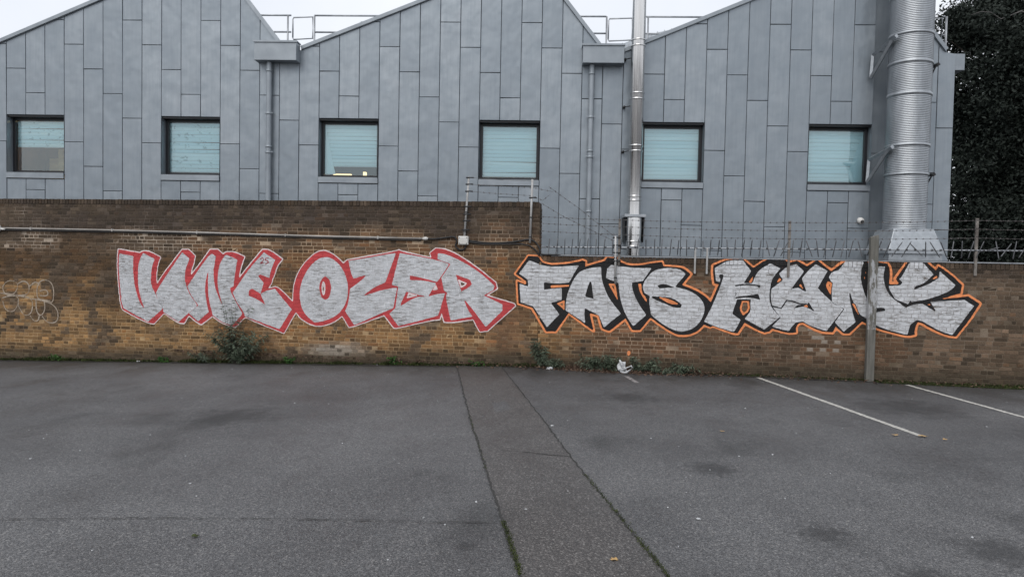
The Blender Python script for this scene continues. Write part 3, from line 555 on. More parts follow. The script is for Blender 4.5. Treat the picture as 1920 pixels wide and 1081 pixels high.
  [(2.15,1.44),(2.46,1.44),(2.66,1.38),(2.75,1.29),(2.73,1.24),(2.62,1.23),(2.42,1.31),(2.24,1.38)],
  [(4.77,1.28),(4.85,1.35),(5.01,1.36),(5.04,1.41),(5.15,1.24),(4.96,1.33)],
  [(3.68,1.42),(3.76,1.48),(3.95,1.5),(4.14,1.54),(4.18,1.43),(3.97,1.47),(3.77,1.45)],
  [(3.71,1.69),(3.94,1.73),(4.18,1.7),(4.15,1.63),(4.13,1.68),(3.94,1.7),(3.74,1.67),(3.75,1.62)],
  [(3.73,1.61),(3.75,1.53),(3.69,1.42),(3.73,1.53)],
  [(6.19,1.34),(6.36,1.34),(6.37,1.29),(6.21,1.25)],
 ],
 'R_LINE': [
  [(4.38,1.32),(4.56,1.28),(4.65,1.43),(4.75,1.42),(4.89,1.37),(5.01,1.37)],
 ],
 'R_HOLE': [
  [(0.237,1.6),(0.603,1.62),(0.6,1.59),(0.239,1.55)],
  [(0.369,1.25),(0.518,1.32),(0.518,1.12)],
  [(1.35,1.67),(1.49,1.66),(1.55,1.33)],
  [(1.92,1.67),(1.98,1.68),(2,1.5),(2.08,1.41),(2.11,1.3),(1.97,1.48)],
  [(2.34,1.42),(2.53,1.38),(2.67,1.31),(2.53,1.31)],
  [(3.96,1.75),(4.03,1.86),(4.04,1.83),(4.01,1.74)],
  [(3.81,1.23),(3.85,1.4),(3.98,1.4),(4,1.22),(3.88,1.12)],
  [(5.33,1.71),(5.36,1.8),(5.44,1.78),(5.42,1.55)],
  [(4.45,1.73),(4.51,1.85),(4.55,1.81)],
  [(4.86,1.71),(4.89,1.75),(4.95,1.63)],
  [(4.97,1.33),(5.01,1.35),(5.02,1.32)],
  [(5.8,1.4),(5.84,1.4),(5.95,1.15),(5.91,1.2)],
  [(5.99,1.88),(6.02,2.03),(6,1.85)],
  [(7.13,1.87),(7.21,1.95),(7.23,1.91)],
  [(7.06,1.42),(7.13,1.44),(7.13,1.41)],
 ],
 'TAG': [
  [(-12.04,1.28),(-11.94,1.4),(-11.77,1.42),(-11.65,1.35),(-11.67,1.22),(-11.77,1.1),(-11.95,1.09),(-12.03,1.17),(-12.04,1.28)],
  [(-12.05,1.02),(-11.86,1.08),(-11.65,1.07),(-11.64,0.919),(-11.73,0.748),(-11.86,0.707),(-11.99,0.778),(-12.04,0.945)],
  [(-11.65,1.35),(-11.52,1.42),(-11.39,1.37),(-11.36,1.23),(-11.41,1.11),(-11.65,1.09)],
  [(-11.65,0.956),(-11.63,0.807),(-11.5,0.643),(-11.35,0.666),(-11.28,0.818),(-11.29,1),(-11.48,1.09),(-11.65,1.07)],
  [(-11.36,1.3),(-11.22,1.41),(-11.14,1.36)],
  [(-11.16,1.3),(-11.1,1.42),(-10.97,1.45),(-10.82,1.41),(-10.75,1.24),(-10.76,1.02),(-10.8,0.943),(-10.89,0.996),(-11.16,1.01),(-11.18,1.19),(-11.16,1.3)],
  [(-11.1,1.2),(-10.95,1.24),(-10.89,1.16),(-10.93,1.09),(-11.1,1.1)],
  [(-11.2,1.01),(-11.2,0.82),(-11.14,0.673),(-11.06,0.657),(-10.97,0.789),(-10.99,0.975)],
  [(-11.01,0.993),(-10.8,0.924),(-10.66,0.799),(-10.64,0.614),(-10.72,0.5),(-10.93,0.512),(-11.04,0.639)],
  [(-11.35,0.647),(-11.25,0.52),(-11.14,0.542),(-11.12,0.636)],
  [(-12.16,1.13),(-11.95,1.12),(-11.69,1.1),(-11.35,1.02),(-11.1,1.01),(-10.8,0.924)],
 ],
}

gl_ = piece('graffiti_lettering', 'L', 'silver graffiti lettering UNE OZER outlined in red and white on the tall brick wall', 'white', (0.72,0.63,0.63), 0.020, 'red', (0.46,0.045,0.05), 'red_outline', 'white_halo', (0.56,0.575,0.60), (0.80,0.82,0.85))
gr_ = piece('graffiti_lettering', 'R', 'silver graffiti lettering FATS HYNK outlined in black and orange on the low brick wall', 'orange', (0.80,0.27,0.10), 0.036, 'black', (0.007,0.007,0.008), 'black_outline', 'orange_outline', (0.64,0.655,0.68), (0.50,0.505,0.52))
num = GRAFFITI['L_NUM']
film('number', lambda x, z: np.minimum.reduce([sd_line(p, x, z) for p in num])-0.009, bbox(num), 6, M['red'], gl_, (0.28,0.03,0.04), cell=0.008)
ln = GRAFFITI['R_LINE']
film('inner_line', lambda x, z: np.minimum.reduce([sd_line(p, x, z) for p in ln])-0.012, bbox(ln), 5, M['black'], gr_, (0.014,0.014,0.016), cell=0.010)
def smooth_line(P):
    P = [np.array(p) for p in P]
    for _ in range(2): P = [P[0]]+[q for a, b in zip(P, P[1:]) for q in (a*0.75+b*0.25, a*0.25+b*0.75)]+[P[-1]]
    return P
tg = [smooth_line(p) for p in GRAFFITI['TAG']]; tr_ = empty('graffiti_tag', (-12.0, -0.004, 0.7))
film('outline', lambda x, z: np.minimum.reduce([sd_line(p, x, z) for p in tg])-0.012*(0.35+1.1*vnoise(x, z, 5, 2)), bbox(tg), 1, M['faint'], tr_, (0.36,0.30,0.24), cell=0.011)
tag(tr_, 'faint white bubble-letter outline tag on the buff bricks left of the silver lettering', 'graffiti')
sp = empty('paint_spot', (1.75, -0.004, 0.3))
film('blob', lambda x, z: np.hypot((x-1.78)/0.03, (z-0.33)/0.045)-1+0.4*(vnoise(x, z, 30, 3)-0.5), (1.7,1.86,0.25,0.42), 1, M['orange'], sp, (0.80,0.27,0.10), cell=0.010)
tag(sp, 'small orange paint spot on the bricks above the white carrier bag', 'paint')

# ------------------------------------------------------------------ zinc-clad building
FO = Vector((-1.15374, 3.90395, 0)); AL = R(6.8)
bld = empty('industrial_building', FO, AL)
tag(bld, 'grey zinc-clad industrial building with three asymmetric gables and square windows', 'building')
PW = 0.511; S0 = -11.64; ZB = 0.0
RL = [(-17.2,5.88),(-7.80,9.75),(-5.96,7.42),(-5.46,7.36),(0.36,9.64),(2.13,7.42),(2.66,7.36),(8.62,9.82),(10.50,7.44),(10.76,7.40)]
def roofz(s):
    for (a, za), (b, zb) in zip(RL, RL[1:]):
        if a <= s <= b: return za+(zb-za)*(s-a)/(b-a)
    return RL[0][1] if s < RL[0][0] else RL[-1][1]
def rl_between(a, b): return [p for p in RL if a+1e-4 < p[0] < b-1e-4]
WINS = {-3:1, 5:2, 13:3, 21:4, 29:5, 37:6}
WZ0, WZ1 = 4.10, 5.60; SILL = 0.13
def col_poly(a, b, z0, z1):
    """panel outline between seams a..b and heights z0..z1, cut by the roof line"""
    pts = [(a,z0),(b,z0)]; ra, rb = roofz(a)-0.05, roofz(b)-0.05
    if z0 >= max(ra, rb): return None
    top = []
    top.append((b, min(z1, rb)))
    for (s, z) in reversed(rl_between(a, b)): top.append((s, min(z1, z-0.05)))
    # crossing of the joint height with the sloping roof line
    top.append((a, min(z1, ra)))
    res = []
    full = top
    for (p, q) in zip(full, full[1:]):
        res.append(p)
        rp, rq = roofz(p[0])-0.05, roofz(q[0])-0.05
        if (rp-z1)*(rq-z1) < 0:
            t = (rp-z1)/(rp-rq); res.append((p[0]+(q[0]-p[0])*t, z1))
    res.append(full[-1]); pts += res
    pts = [p for p in pts if p[1] >= z0-1e-6]
    if min(p[1] for p in pts[2:]) < z0+0.02: 
        pts = [(x, max(z, z0)) for x, z in pts]
    out = []
    for p in pts:
        if not out or (abs(p[0]-out[-1][0])+abs(p[1]-out[-1][1])) > 0.004: out.append(p)
    if abs(out[0][0]-out[-1][0])+abs(out[0][1]-out[-1][1]) < 0.004: out.pop()
    if len(out) < 3: return None
    A = 0.5*abs(sum(out[i][0]*out[(i+1)%len(out)][1]-out[(i+1)%len(out)][0]*out[i][1] for i in range(len(out))))
    return out if A > 0.01 else None
backing = MB(); NP = 0
GAP = 0.012
def panel(poly, y=0.0):
    """one folded zinc tray: flat face with its edges turned back"""
    global NP
    cx = sum(p[0] for p in poly)/len(poly); cz = sum(p[1] for p in poly)/len(poly)
    ins = []
    n = len(poly); area = sum(poly[i][0]*poly[(i+1)%n][1]-poly[(i+1)%n][0]*poly[i][1] for i in range(n))
    P = poly if area > 0 else poly[::-1]
    def inset(d):
        q = []
        for i in range(n):
            a, b, c = Vector(P[i-1]), Vector(P[i]), Vector(P[(i+1)%n]); u = (b-a).normalized(); w = (c-b).normalized()
            nu = Vector((-u.y,u.x)); nw = Vector((-w.y,w.x)); bis = nu+nw
            if bis.length < 1e-3: bis = nu
            bis = bis.normalized(); q.append(b+bis*(d/max(0.35, bis.dot(nu))))
        return q
    o1 = inset(GAP*0.55); o2 = inset(GAP*0.55+0.007); tw = random.gauss(0, 0.003); tw2 = random.gauss(0, 0.003)
    yy = lambda p: y+tw*(p[0]-cx)/0.25+tw2*(p[1]-cz)/1.0
    v = [(p.x, yy(p), p.y) for p in o2]+[(p.x, yy(p)+0.005, p.y) for p in o1]+[(p.x, y+0.03, p.y) for p in o1]
    f = [tuple(range(n))]+[(i, n+i, n+(i+1)%n, (i+1)%n) for i in range(n)]+[(n+i, 2*n+i, 2*n+(i+1)%n, n+(i+1)%n) for i in range(n)]
    b = MB(); b.add(v, f); b.build('zinc_panel', M['zinc'], bld, fix=True); NP += 1
for c in range(-8, 44):
    a = S0+c*PW; e = min(a+PW, 10.74) if c < 43 else 10.74
    win = next((w for w in WINS if w <= c <= w+2), None)
    js = sorted({round(4.92-0.622*c+2.488*k, 3) for k in range(-16, 20)}); top = max(roofz(a), roofz(e), *[p[1] for p in rl_between(a, e)] or [0])
    lo = 2.0
    spans = [(lo, WZ0-SILL), (WZ1, top)] if win is not None else [(lo, top)]
    yb = 0.10 if c in (40, 41) else 0.0
    for (s0, s1) in spans:
        cuts = [s0]+[j for j in js if s0+0.06 < j < s1-0.06]+[s1]
        for z0, z1 in zip(cuts, cuts[1:]):
            p = col_poly(a, e, z0, z1)
            if p: panel(p, yb)
    for (s0, s1) in ([(0, WZ0-SILL), (WZ1, top)] if win is not None else [(0, top)]):
        p = col_poly(a, e, s0, s1)
        if p: backing.prism(p, 0.032+yb, 0.20+yb)
backing.build('wall_backing', M['seam'], bld)
# hall behind the cladding: floor-to-eaves shell, dark rooms behind the windows
sh = MB(); sh.box(-17.2,-17.0,0.2,14,0,7.3); sh.box(10.56,10.74,0.2,14,0,7.3); sh.box(-17.2,10.74,13.8,14,0,7.3); sh.build('side_wall', M['zinc_trim'], bld)
# roofs: sloping zinc slabs with verge trims along the front
def roof_slab(p, q, lift_back=0.0, seams=True):
    (a, za), (b, zb) = p, q; m = MB(); t = 0.06
    v = [(a,-0.03,za),(b,-0.03,zb),(b-3.1,14,zb+lift_back),(a-3.1,14,za+lift_back)]; v += [(x,y,z-t) for x,y,z in v]
    m.add(v, [(0,1,2,3),(7,6,5,4),(0,4,5,1),(1,5,6,2),(2,6,7,3),(3,7,4,0)])
    r = m.build('roof', M['zinc_trim'], bld)
    tr = MB(); d = Vector((b-a, 0, zb-za)).normalized(); nn = Vector((-d.z,0,d.x)); nn = nn if nn.z > 0 else -nn
    pa, pb = Vector((a,0,za))-nn*0.045, Vector((b,0,zb))-nn*0.045; w = nn*0.085
    tr.add([pa+Vector((0,-0.055,0)),pb+Vector((0,-0.055,0)),pb+w+Vector((0,-0.055,0)),pa+w+Vector((0,-0.055,0)),pa+Vector((0,0.05,0)),pb+Vector((0,0.05,0)),pb+w+Vector((0,0.05,0)),pa+w+Vector((0,0.05,0))],
           [(0,1,2,3),(7,6,5,4),(0,4,5,1),(1,5,6,2),(2,6,7,3),(3,7,4,0)]); tr.build('verge_trim', M['zinc_trim'], r)
    if seams:
        L_ = math.hypot(b-a, zb-za); k = int(14/0.43)
        s = MB()
        for i in range(1, k):
            y = i*0.43; o = nn*0.035; z = lift_back*y/14; k_ = -3.1*y/14
            A_, B_ = Vector((a+k_,y-0.008,za+z)), Vector((b+k_,y-0.008,zb+z)); w_ = Vector((0,0.016,0))
            s.add([A_,B_,B_+o,A_+o,A_+w_,B_+w_,B_+o+w_,A_+o+w_],
                  [(0,1,2,3),(7,6,5,4),(1,5,6,2),(2,6,7,3),(3,7,4,0)])
        tag(s.build('standing_seam', M['zinc_trim'], r), kind='stuff')
for i, (p, q) in enumerate(zip(RL, RL[1:])):
    if abs(p[1]-q[1]) > 0.3: roof_slab(p, q, 0.0)
# the higher roof pitch seen rising behind the valley beside the flue
FP = [(2.2,0.5,7.28),(3.4,0.5,7.66),(5.2,0.5,8.30)]; BP = [(2.2,3.0,8.13),(3.5,3.0,8.68),(5.2,3.0,9.06)]
m = MB(); m.add(FP+BP+[(x,y,z-0.08) for x,y,z in FP+BP], [(0,1,4,3),(1,2,5,4),(6,9,10,7),(7,10,11,8),(3,4,10,9),(4,5,11,10),(0,3,9,6),(2,8,11,5)]); hr = m.build('rear_roof_pitch', M['zinc_trim'], bld)
for k in range(1, 15):
    u = 2.2+3.0*k/15; fz = np.interp(u, [2.2,3.4,5.2], [7.28,7.66,8.30]); bz = np.interp(u+0.35, [2.2,3.5,5.2], [8.13,8.68,9.06])
    m = MB(); m.tube([(u,0.5,fz+0.02),(u+0.35 if u+0.35 < 5.2 else 5.2,3.0,bz+0.02)], 0.016, 4); m.build('roof_rib', M['rail'], hr)
# gutter boxes and downpipes in the valleys
for (a, b, z0, z1, pipe) in ((-6.56,-5.49,6.97,7.43,-6.24),(1.64,2.65,6.97,7.41,1.88)):
    m = MB(); m.box(a, b, -0.30, -0.004, z0, z1); gb = m.build('gutter_box', M['zinc_trim'], bld, bevel=0.008)
    m = MB(); m.box(a-0.02, b+0.02, -0.33, -0.30, z1-0.02, z1+0.025); m.box(a-0.02, b+0.02, -0.30, 0, z1+0.003, z1+0.025); m.build('gutter_lip', M['zinc_trim'], gb)
    m = MB(); m.tube([(pipe,-0.12,1.0),(pipe,-0.12,z0+0.01)], 0.068, 16, False); dp = m.build('downpipe', M['zinc_trim'], bld)
    for zc in (6.75, 5.68, 4.85, 4.7, 3.35):
        m = MB(); m.lathe([(0.068,zc-0.03),(0.079,zc-0.025),(0.079,zc+0.025),(0.068,zc+0.03)], 16, pipe, -0.12); m.build('pipe_collar', M['zinc_trim'], dp)
    for zc in (5.70, 4.72):
        m = MB(); m.box(pipe-0.11, pipe+0.11, -0.135, -0.105, zc-0.014, zc+0.014); m.box(pipe-0.02,pipe+0.02,-0.12,0.0,zc-0.012,zc+0.012); m.build('pipe_bracket', M['zinc_trim'], dp)
m = MB(); m.box(10.77, 11.02, 0.1, 0.6, 6.98, 7.38); m.build('gutter_box', M['zinc_trim'], bld, bevel=0.008)
# windows
def window(c, k):
    a = S0+c*PW+0.008; e = S0+(c+3)*PW-0.008; w = empty('window', (a, 0, WZ0), 0, bld); W = e-a; Hh = WZ1-WZ0; D = 0.27
    m = MB()                                              # lined reveal
    m.add([(0,-0.002,0),(0,D+0.1,0),(0,D+0.1,Hh),(0,-0.002,Hh)], [(0,1,2,3)]); m.add([(W,-0.002,0),(W,D+0.1,0),(W,D+0.1,Hh),(W,-0.002,Hh)], [(3,2,1,0)])
    m.add([(0,-0.002,Hh),(W,-0.002,Hh),(W,D+0.1,Hh),(0,D+0.1,Hh)], [(3,2,1,0)]); m.add([(0,-0.002,0.002),(W,-0.002,0.002),(W,D+0.1,0.002),(0,D+0.1,0.002)], [(0,1,2,3)])
    m.build('reveal', M['zinc'], w, fix=False)
    m = MB(); m.box(-0.005, W+0.005, -0.035, -0.002, -SILL+0.006, 0.004); m.box(0.003, W-0.003, -0.035, D-0.05, 0.004, 0.02); m.build('sill', M['zinc_trim'], w, bevel=0.004)
    m = MB(); fw = 0.075                                   # frame, with the deeper dark head
    m.box(0.003, fw, D-0.06, D+0.02, 0.022, Hh-0.003); m.box(W-fw, W-0.003, D-0.06, D+0.02, 0.022, Hh-0.003); m.box(fw, W-fw, D-0.06, D+0.02, 0.022, 0.10); m.box(fw, W-fw, D-0.06, D+0.02, Hh-0.10, Hh-0.003)
    m.box(0.004, W-0.004, 0.03, D-0.06, Hh-0.045, Hh-0.004)
    m.build('frame', M['frame'], w, bevel=0.004)
    m = MB(); m.add([(fw,D-0.01,0.10),(W-fw,D-0.01,0.10),(W-fw,D-0.01,Hh-0.10),(fw,D-0.01,Hh-0.10)], [(0,1,2,3)]); m.build('pane', M['glass'], w, fix=False)
    drop = {1:0.68, 2:0.12, 3:0.24, 4:0.13, 5:0.11, 6:0.105}.get(k, 0.12); z = Hh-0.11; i = 0
    while z > drop+0.09:
        m = MB(); sk = random.uniform(-0.006, 0.006)+(0.03*math.sin(i*1.3)*(i > 8) if k == 4 else 0)+(random.uniform(-0.03,0.03) if k == 2 and i in (5,6,9,10) else 0)+(0.02 if k == 1 and i % 3 == 1 else 0); x0, x1 = fw-0.02, W-fw+0.02; ty = random.uniform(0.0,0.006)
        m.add([(x0,D+0.05+ty,z),(x1,D+0.05+ty,z+sk),(x1,D+0.044,z-0.06+sk),(x0,D+0.044,z-0.06),(x1,D+0.05+ty,z-0.094+sk),(x0,D+0.05+ty,z-0.094)], [(0,3,2,1),(3,5,4,2)]); m.build('slat', M['blind_marked' if k in (1,2) else 'blind'], w, fix=False)
        z -= 0.097; i += 1
    m = MB(); m.add([(-0.3,D+1.6,-0.6),(W+0.3,D+1.6,-0.6),(W+0.3,D+1.6,Hh+0.3),(-0.3,D+1.6,Hh+0.3),(-0.3,D+0.03,-0.6),(W+0.3,D+0.03,-0.6),(W+0.3,D+0.03,Hh+0.3),(-0.3,D+0.03,Hh+0.3)], [(0,1,2,3),(0,4,5,1),(1,5,6,2),(2,6,7,3),(3,7,4,0)]); m.build('room', M['room'], w, fix=False)
    if k == 1:
        m = MB(); m.box(W*0.55, W*0.98, D+0.5, D+0.6, -0.4, 0.75); m.box(W*0.2,W*0.45,D+0.9,D+1.0,-0.4,0.55); m.build('wood_panel', M['wood_panel'], w)
        m = MB(); m.box(W*0.85, W*0.95, D+0.45, D+0.49, 0.5, 0.56); m.build('strip_light', M['glow'], w)
        m = MB(); m.box(0.3, 1.1, D+0.7, D+0.9, Hh+0.1, Hh+0.14); m.build('ceiling_lamp', M['room_lamp'], w)
    if k == 3:
        m = MB(); m.box(0.15, 0.62, D+0.5, D+0.62, 0.13, 0.20); m.build('strip_light', M['glow'], w)
        m = MB(); m.box(0.95, 1.02, D+0.5, D+0.62, 0.1, 0.26); m.build('strip_light', M['glow'], w)
    if k in (3, 6):
        xa, xb = (W-0.42, W-fw-0.005) if k == 6 else (fw+0.22, fw+0.005)
        m = MB(); m.add([(xb,D+0.02,Hh-0.14),(xa,D+0.03,0.35),(xa+0.06,D+0.025,0.13),(xb,D+0.02,0.13),((xa+xb)/2,D+0.012,0.5)], [(0,1,4),(1,2,4),(2,3,4),(3,0,4)]); m.build('loose_film', M['blind'], w, fix=False)
    if k in (4, 5):
        m = MB(); m.box(0.1, W*0.6, D+0.12, D+0.2, 0.0, 0.14); m.build('wood_panel', M['wood_panel'], w)
    return w
for c, k in WINS.items():
    if k: window(c, k)

# ------------------------------------------------------------------ polished flue
def on_facade(s, off, z): return FO+Matrix.Rotation(AL, 3, 'Z') @ Vector((s, -off, z))
fl = empty('flue_pipe', on_facade(2.98, 0.35, 0), AL)
m = MB(); m.lathe([(0.155,3.2),(0.155,4.9),(0.165,4.92),(0.165,12.5)], 40); m.build('pipe', M['polished'], fl)
for z in (7.50,7.36,6.22,6.08,4.95,4.82,3.72,3.62,8.8,8.66):
    m = MB(); r = 0.166 if z > 4.9 else 0.156; m.lathe([(r,z-0.02),(r+0.013,z-0.016),(r+0.013,z+0.016),(r,z+0.02)], 40); m.build('clamp_band', M['polished'], fl)
m = MB(); m.box(-0.26, 0.26, -0.24, 0.3, 3.20, 3.27); m.build('support_plate', M['galv_dull'], fl, bevel=0.006)
for sx in (-1, 1):
    m = MB(); m.prism([(sx*0.215,3.2),(sx*0.26,3.2),(sx*0.245,2.9),(sx*0.235,2.6)], -0.02, 0.33); m.build('support_bracket', M['black_iron'], fl)
m = MB(); m.lathe([(0.19,3.2),(0.195,2.9),(0.175,2.45),(0.175,1.2)], 40); m.build('sleeve', M['polished'], fl)
for z in (2.62,2.50):
    m = MB(); m.lathe([(0.178,z-0.018),(0.196,z-0.014),(0.196,z+0.014),(0.178,z+0.018)], 40); m.build('clamp_band', M['polished'], fl)
for z in (7.12,5.95,4.85):
    m = MB(); m.tube([(-0.28,0.34,z),(-0.28,0.25,z)], 0.035, 10); m.tube([(-0.28,0.27,z),(-0.1,0.1,z)], 0.012, 8); m.build('stand_off_bolt', M['black_iron'], fl)
tag(fl, 'slim polished steel flue rising past the window beside the right-hand gutter box', 'flue')

# ------------------------------------------------------------------ big ribbed duct
du = empty('ventilation_duct', on_facade(9.30, 0.72, 0), AL)
prof = []; z = 3.0; r0 = 0.458
while z < 12.0:
    prof += [(r0,z),(r0+0.010,z+0.008),(r0+0.012,z+0.014),(r0+0.002,z+0.026)]; z += 0.040
m = MB(); m.lathe(prof, 56); m.build('ribbed_pipe', M['galv'], du)
for z in (7.52,6.86,6.13,4.95,4.28,8.4):
    m = MB(); m.lathe([(r0+0.006,z-0.035),(r0+0.026,z-0.03),(r0+0.026,z+0.03),(r0+0.006,z+0.035)], 56); m.build('clamp_band', M['galv'], du)
m = MB(); q_ = [(1,1),(-1,1),(-1,-1),(1,-1)]                # square flared hood
m.add([(a*0.462,b*0.462,3.0) for a,b in q_]+[(a*0.47,b*0.47,2.96) for a,b in q_]+[(a*0.62,b*0.59,2.5) for a,b in q_], [(0,1,2,3)]+[(l*4+k, l*4+(k+1)%4, (l+1)*4+(k+1)%4, (l+1)*4+k) for l in range(2) for k in range(4)]); m.build('hood', M['galv_dull'], du, bevel=0.02)
m = MB(); m.box(-0.64, 0.64, -0.61, 0.61, 2.42, 2.50); m.build('hood_flange', M['galv_dull'], du, bevel=0.006)
m = MB(); m.box(-0.60, 0.60, -0.57, 0.57, 0.0, 2.42); m.build('plenum_box', M['galv_dull'], du)
for zb in (7.33, 4.79):
    m = MB(); m.tube([(-0.60,0.6,zb-0.06),(-0.50,-0.34,zb+0.10)], 0.05, 4); m.tube([(-0.60,0.6,zb-0.06),(-0.62,0.62,zb-0.6)], 0.045, 4); m.tube([(-0.62,0.62,zb-0.6),(-0.51,-0.2,zb+0.08)], 0.045, 4); m.build('wall_bracket', M['galv_dull'], du)
    m = MB(); m.tube([(0.62,0.6,zb-0.42),(0.54,-0.2,zb-0.5)], 0.05, 4); m.tube([(0.50,-0.22,zb-0.5),(0.45,-0.05,zb-0.75)], 0.02, 4); m.build('wall_bracket', M['black_iron'], du)
tag(du, 'large ribbed galvanised ventilation duct with a flared hood at the right end of the building', 'duct')

# ------------------------------------------------------------------ security camera
cc_ = empty('security_camera', on_facade(8.58, 0.0, 3.25), AL)
m = MB(); m.lathe([(0.0,0.0),(0.075,0.0),(0.075,0.05),(0.06,0.06)], 24); o = m.build('mount', M['white_pl'], cc_); o.rotation_euler = (math.pi/2, 0, 0)
m = MB()
for i in range(9):
    pass
m.lathe([(0.082*math.cos(t_), 0.05+0.07*math.sin(t_)) for t_ in np.linspace(0, math.pi/2*0.85, 9)], 24); o = m.build('housing', M['white_pl'], cc_); o.rotation_euler = (math.pi/2+0.3, 0, 0.15)
m = MB(); m.lathe([(0.05*math.cos(t_), 0.075+0.07*math.sin(t_)) for t_ in np.linspace(0, math.pi/2, 8)], 20); o = m.build('lens_dome', M['frame'], cc_); o.rotation_euler = (math.pi/2+0.3, 0, 0.15)
tag(cc_, 'small white dome security camera on the zinc cladding below the rightmost window', 'camera')

# ------------------------------------------------------------------ roof guardrails in the valleys
def guardrail(s0, s1, zt, loops, posts, label, off=-1.5):
    root = empty('roof_guardrail', on_facade(posts[0], off, roofz(posts[0])), AL); ox = posts[0]; oz = roofz(posts[0])
    for z in (zt, zt-0.45):
        m = MB(); m.tube([(s0-ox,0,z-oz),(s1-ox,0,z-oz)] if not loops else [(s0-ox,0,z-oz),(loops[0]-0.06-ox,0,z-oz)], 0.024, 8); m.build('rail', M['rail'], root)
        if loops: m = MB(); m.tube([(loops[1]+0.04-ox,0,z-oz),(s1-ox,0,z-oz)], 0.024, 8); m.build('rail', M['rail'], root)
    for p in posts:
        m = MB(); m.tube([(p-ox,0,6.9-oz),(p-ox,0,zt-oz)], 0.024, 8); m.build('post', M['rail'], root)
    if loops:
        a, b = loops; z0, z1 = zt-0.66, zt-0.05; m = MB()
        m.tube([(a-ox,-0.03,z0+0.05-oz),(a+0.02-ox,-0.03,z0-oz),(b-ox,-0.03,z0+0.03-oz),(b-ox,-0.03,z1-oz),(a+0.02-ox,-0.03,z1-0.02-oz),(a-ox,-0.03,z1-0.06-oz),(a-ox,-0.03,z0+0.05-oz)], 0.02, 8); m.build('gate', M['rail'], root)
    tag(root, label, 'guardrail', 'guardrails on the roof valleys')
guardrail(-7.6,-3.6, 8.69, (-6.21,-5.66), (-6.36,-5.62), 'steel roof guardrail with gate loop above the left gutter box')
guardrail(1.2, 5.0, 8.71, (2.40,3.03), (2.35,3.46), 'steel roof guardrail above the right gutter box, behind the flue')
guardrail(10.0, 10.58, 8.33, (10.2,10.50), (10.62,), 'short steel roof guardrail beside the big duct at the roof end', -0.25)

# ------------------------------------------------------------------ services on the tall wall
def cable(pts, r, label):
    P = [Vector(p) for p in pts]; Q = []
    for i in range(len(P)-1):
        p0, p1, p2, p3 = P[max(i-1,0)], P[i], P[i+1], P[min(i+2,len(P)-1)]
        for k in range(6):
            t = k/6; Q.append(0.5*((2*p1)+(p2-p0)*t+(2*p0-5*p1+4*p2-p3)*t*t+(3*p1-p0-3*p2+p3)*t**3))
    Q.append(P[-1]); m = MB(); m.tube(Q, r, 8); o = m.build('cable', M['cable'], None); return tag(o, label, 'cable')
cd = empty('conduit_pipe', (-12.2, -0.03, 2.57))
m = MB(); m.tube([(-1.0,0,0.012),(2.6,0,-0.006),(5.2,0,-0.036),(7.6,0,-0.075),(9.87,0,-0.092)], 0.016, 10); m.build('pipe', M['conduit'], cd)
for x in (0.9, 2.9, 4.9, 6.9, 8.9):
    m = MB(); z = np.interp(x, [-1,2.6,5.2,7.6,9.87], [0.012,-0.006,-0.036,-0.075,-0.092]); m.box(x-0.015,x+0.015,-0.02,0.03,z-0.03,z+0.03); m.build('clip', M['conduit'], cd, bevel=0.004)
m = MB(); m.tube([(9.84,0,-0.092),(9.89,0,-0.092),(9.91,0,-0.092),(9.96,0,-0.092)], [0.022,0.036,0.036,0.014], 14); m.build('end_cap', M['white_pl'], cd)
tag(cd, 'thin grey conduit running level along the tall brick wall above the red-outlined lettering', 'conduit')
cable([(-13.2,-0.025,2.535),(-9.6,-0.025,2.525),(-7.0,-0.025,2.498),(-4.6,-0.025,2.46),(-2.4,-0.025,2.44)], 0.013, 'thin black strip standing in for the shadow line under the grey conduit on the tall wall')  # shade line beneath the conduit, put in as a thin black tube
wlp = empty('wall_lamp', (-12.13, -0.04, 2.57))
m = MB(); m.lathe([(0.0,-0.02),(0.085,-0.02),(0.085,0.03),(0.055,0.075),(0.0,0.09)], 20); o = m.build('housing', M['white_pl'], wlp); o.rotation_euler = (math.pi/2, 0, 0)
m = MB(); m.tube([(0.05,0,-0.01),(0.14,0,-0.02),(0.19,0.005,-0.02)], [0.03,0.02,0.018], 10); m.build('gland', M['white_pl'], wlp)
tag(wlp, 'round white wall fitting where the conduit leaves the left edge', 'lamp')
jb = empty('junction_box', (-1.51, -0.05, 2.45))
m = MB(); m.box(-0.10,0.10,-0.06,0.045,-0.085,0.085); m.build('box', M['white_pl'], jb, bevel=0.012)
m = MB(); m.box(-0.085,0.085,-0.068,-0.06,-0.07,0.07); m.build('lid', M['white_pl'], jb, bevel=0.004)
for sx, sz in ((-1,-1),(1,-1),(-1,1),(1,1)):
    m = MB(); m.tube([(sx*0.07,-0.067,sz*0.056),(sx*0.07,-0.073,sz*0.056)], 0.008, 8); m.build('screw', M['black_iron'], jb)
tag(jb, 'white square junction box on the tall wall under the left white fence post', 'junction box')
cable([(-2.28,-0.03,2.478),(-2.12,-0.035,2.475),(-1.9,-0.03,2.50),(-1.72,-0.03,2.52),(-1.66,-0.03,2.44),(-1.68,-0.03,2.34),(-1.60,-0.03,2.27),(-1.50,-0.03,2.28),(-1.47,-0.03,2.36)], 0.017, 'black cable looping from the conduit end down to the junction box')
cable([(-1.41,-0.03,2.45),(-1.15,-0.03,2.42),(-0.85,-0.03,2.415),(-0.5,-0.03,2.44),(-0.22,-0.035,2.49),(-0.08,-0.035,2.44),(0.01,-0.035,2.30),(0.03,-0.03,2.21),(0.25,-0.02,2.198),(0.6,0.0,2.197),(1.5,0.02,2.2)], 0.017, 'upper black cable from the junction box round the end of the tall wall')
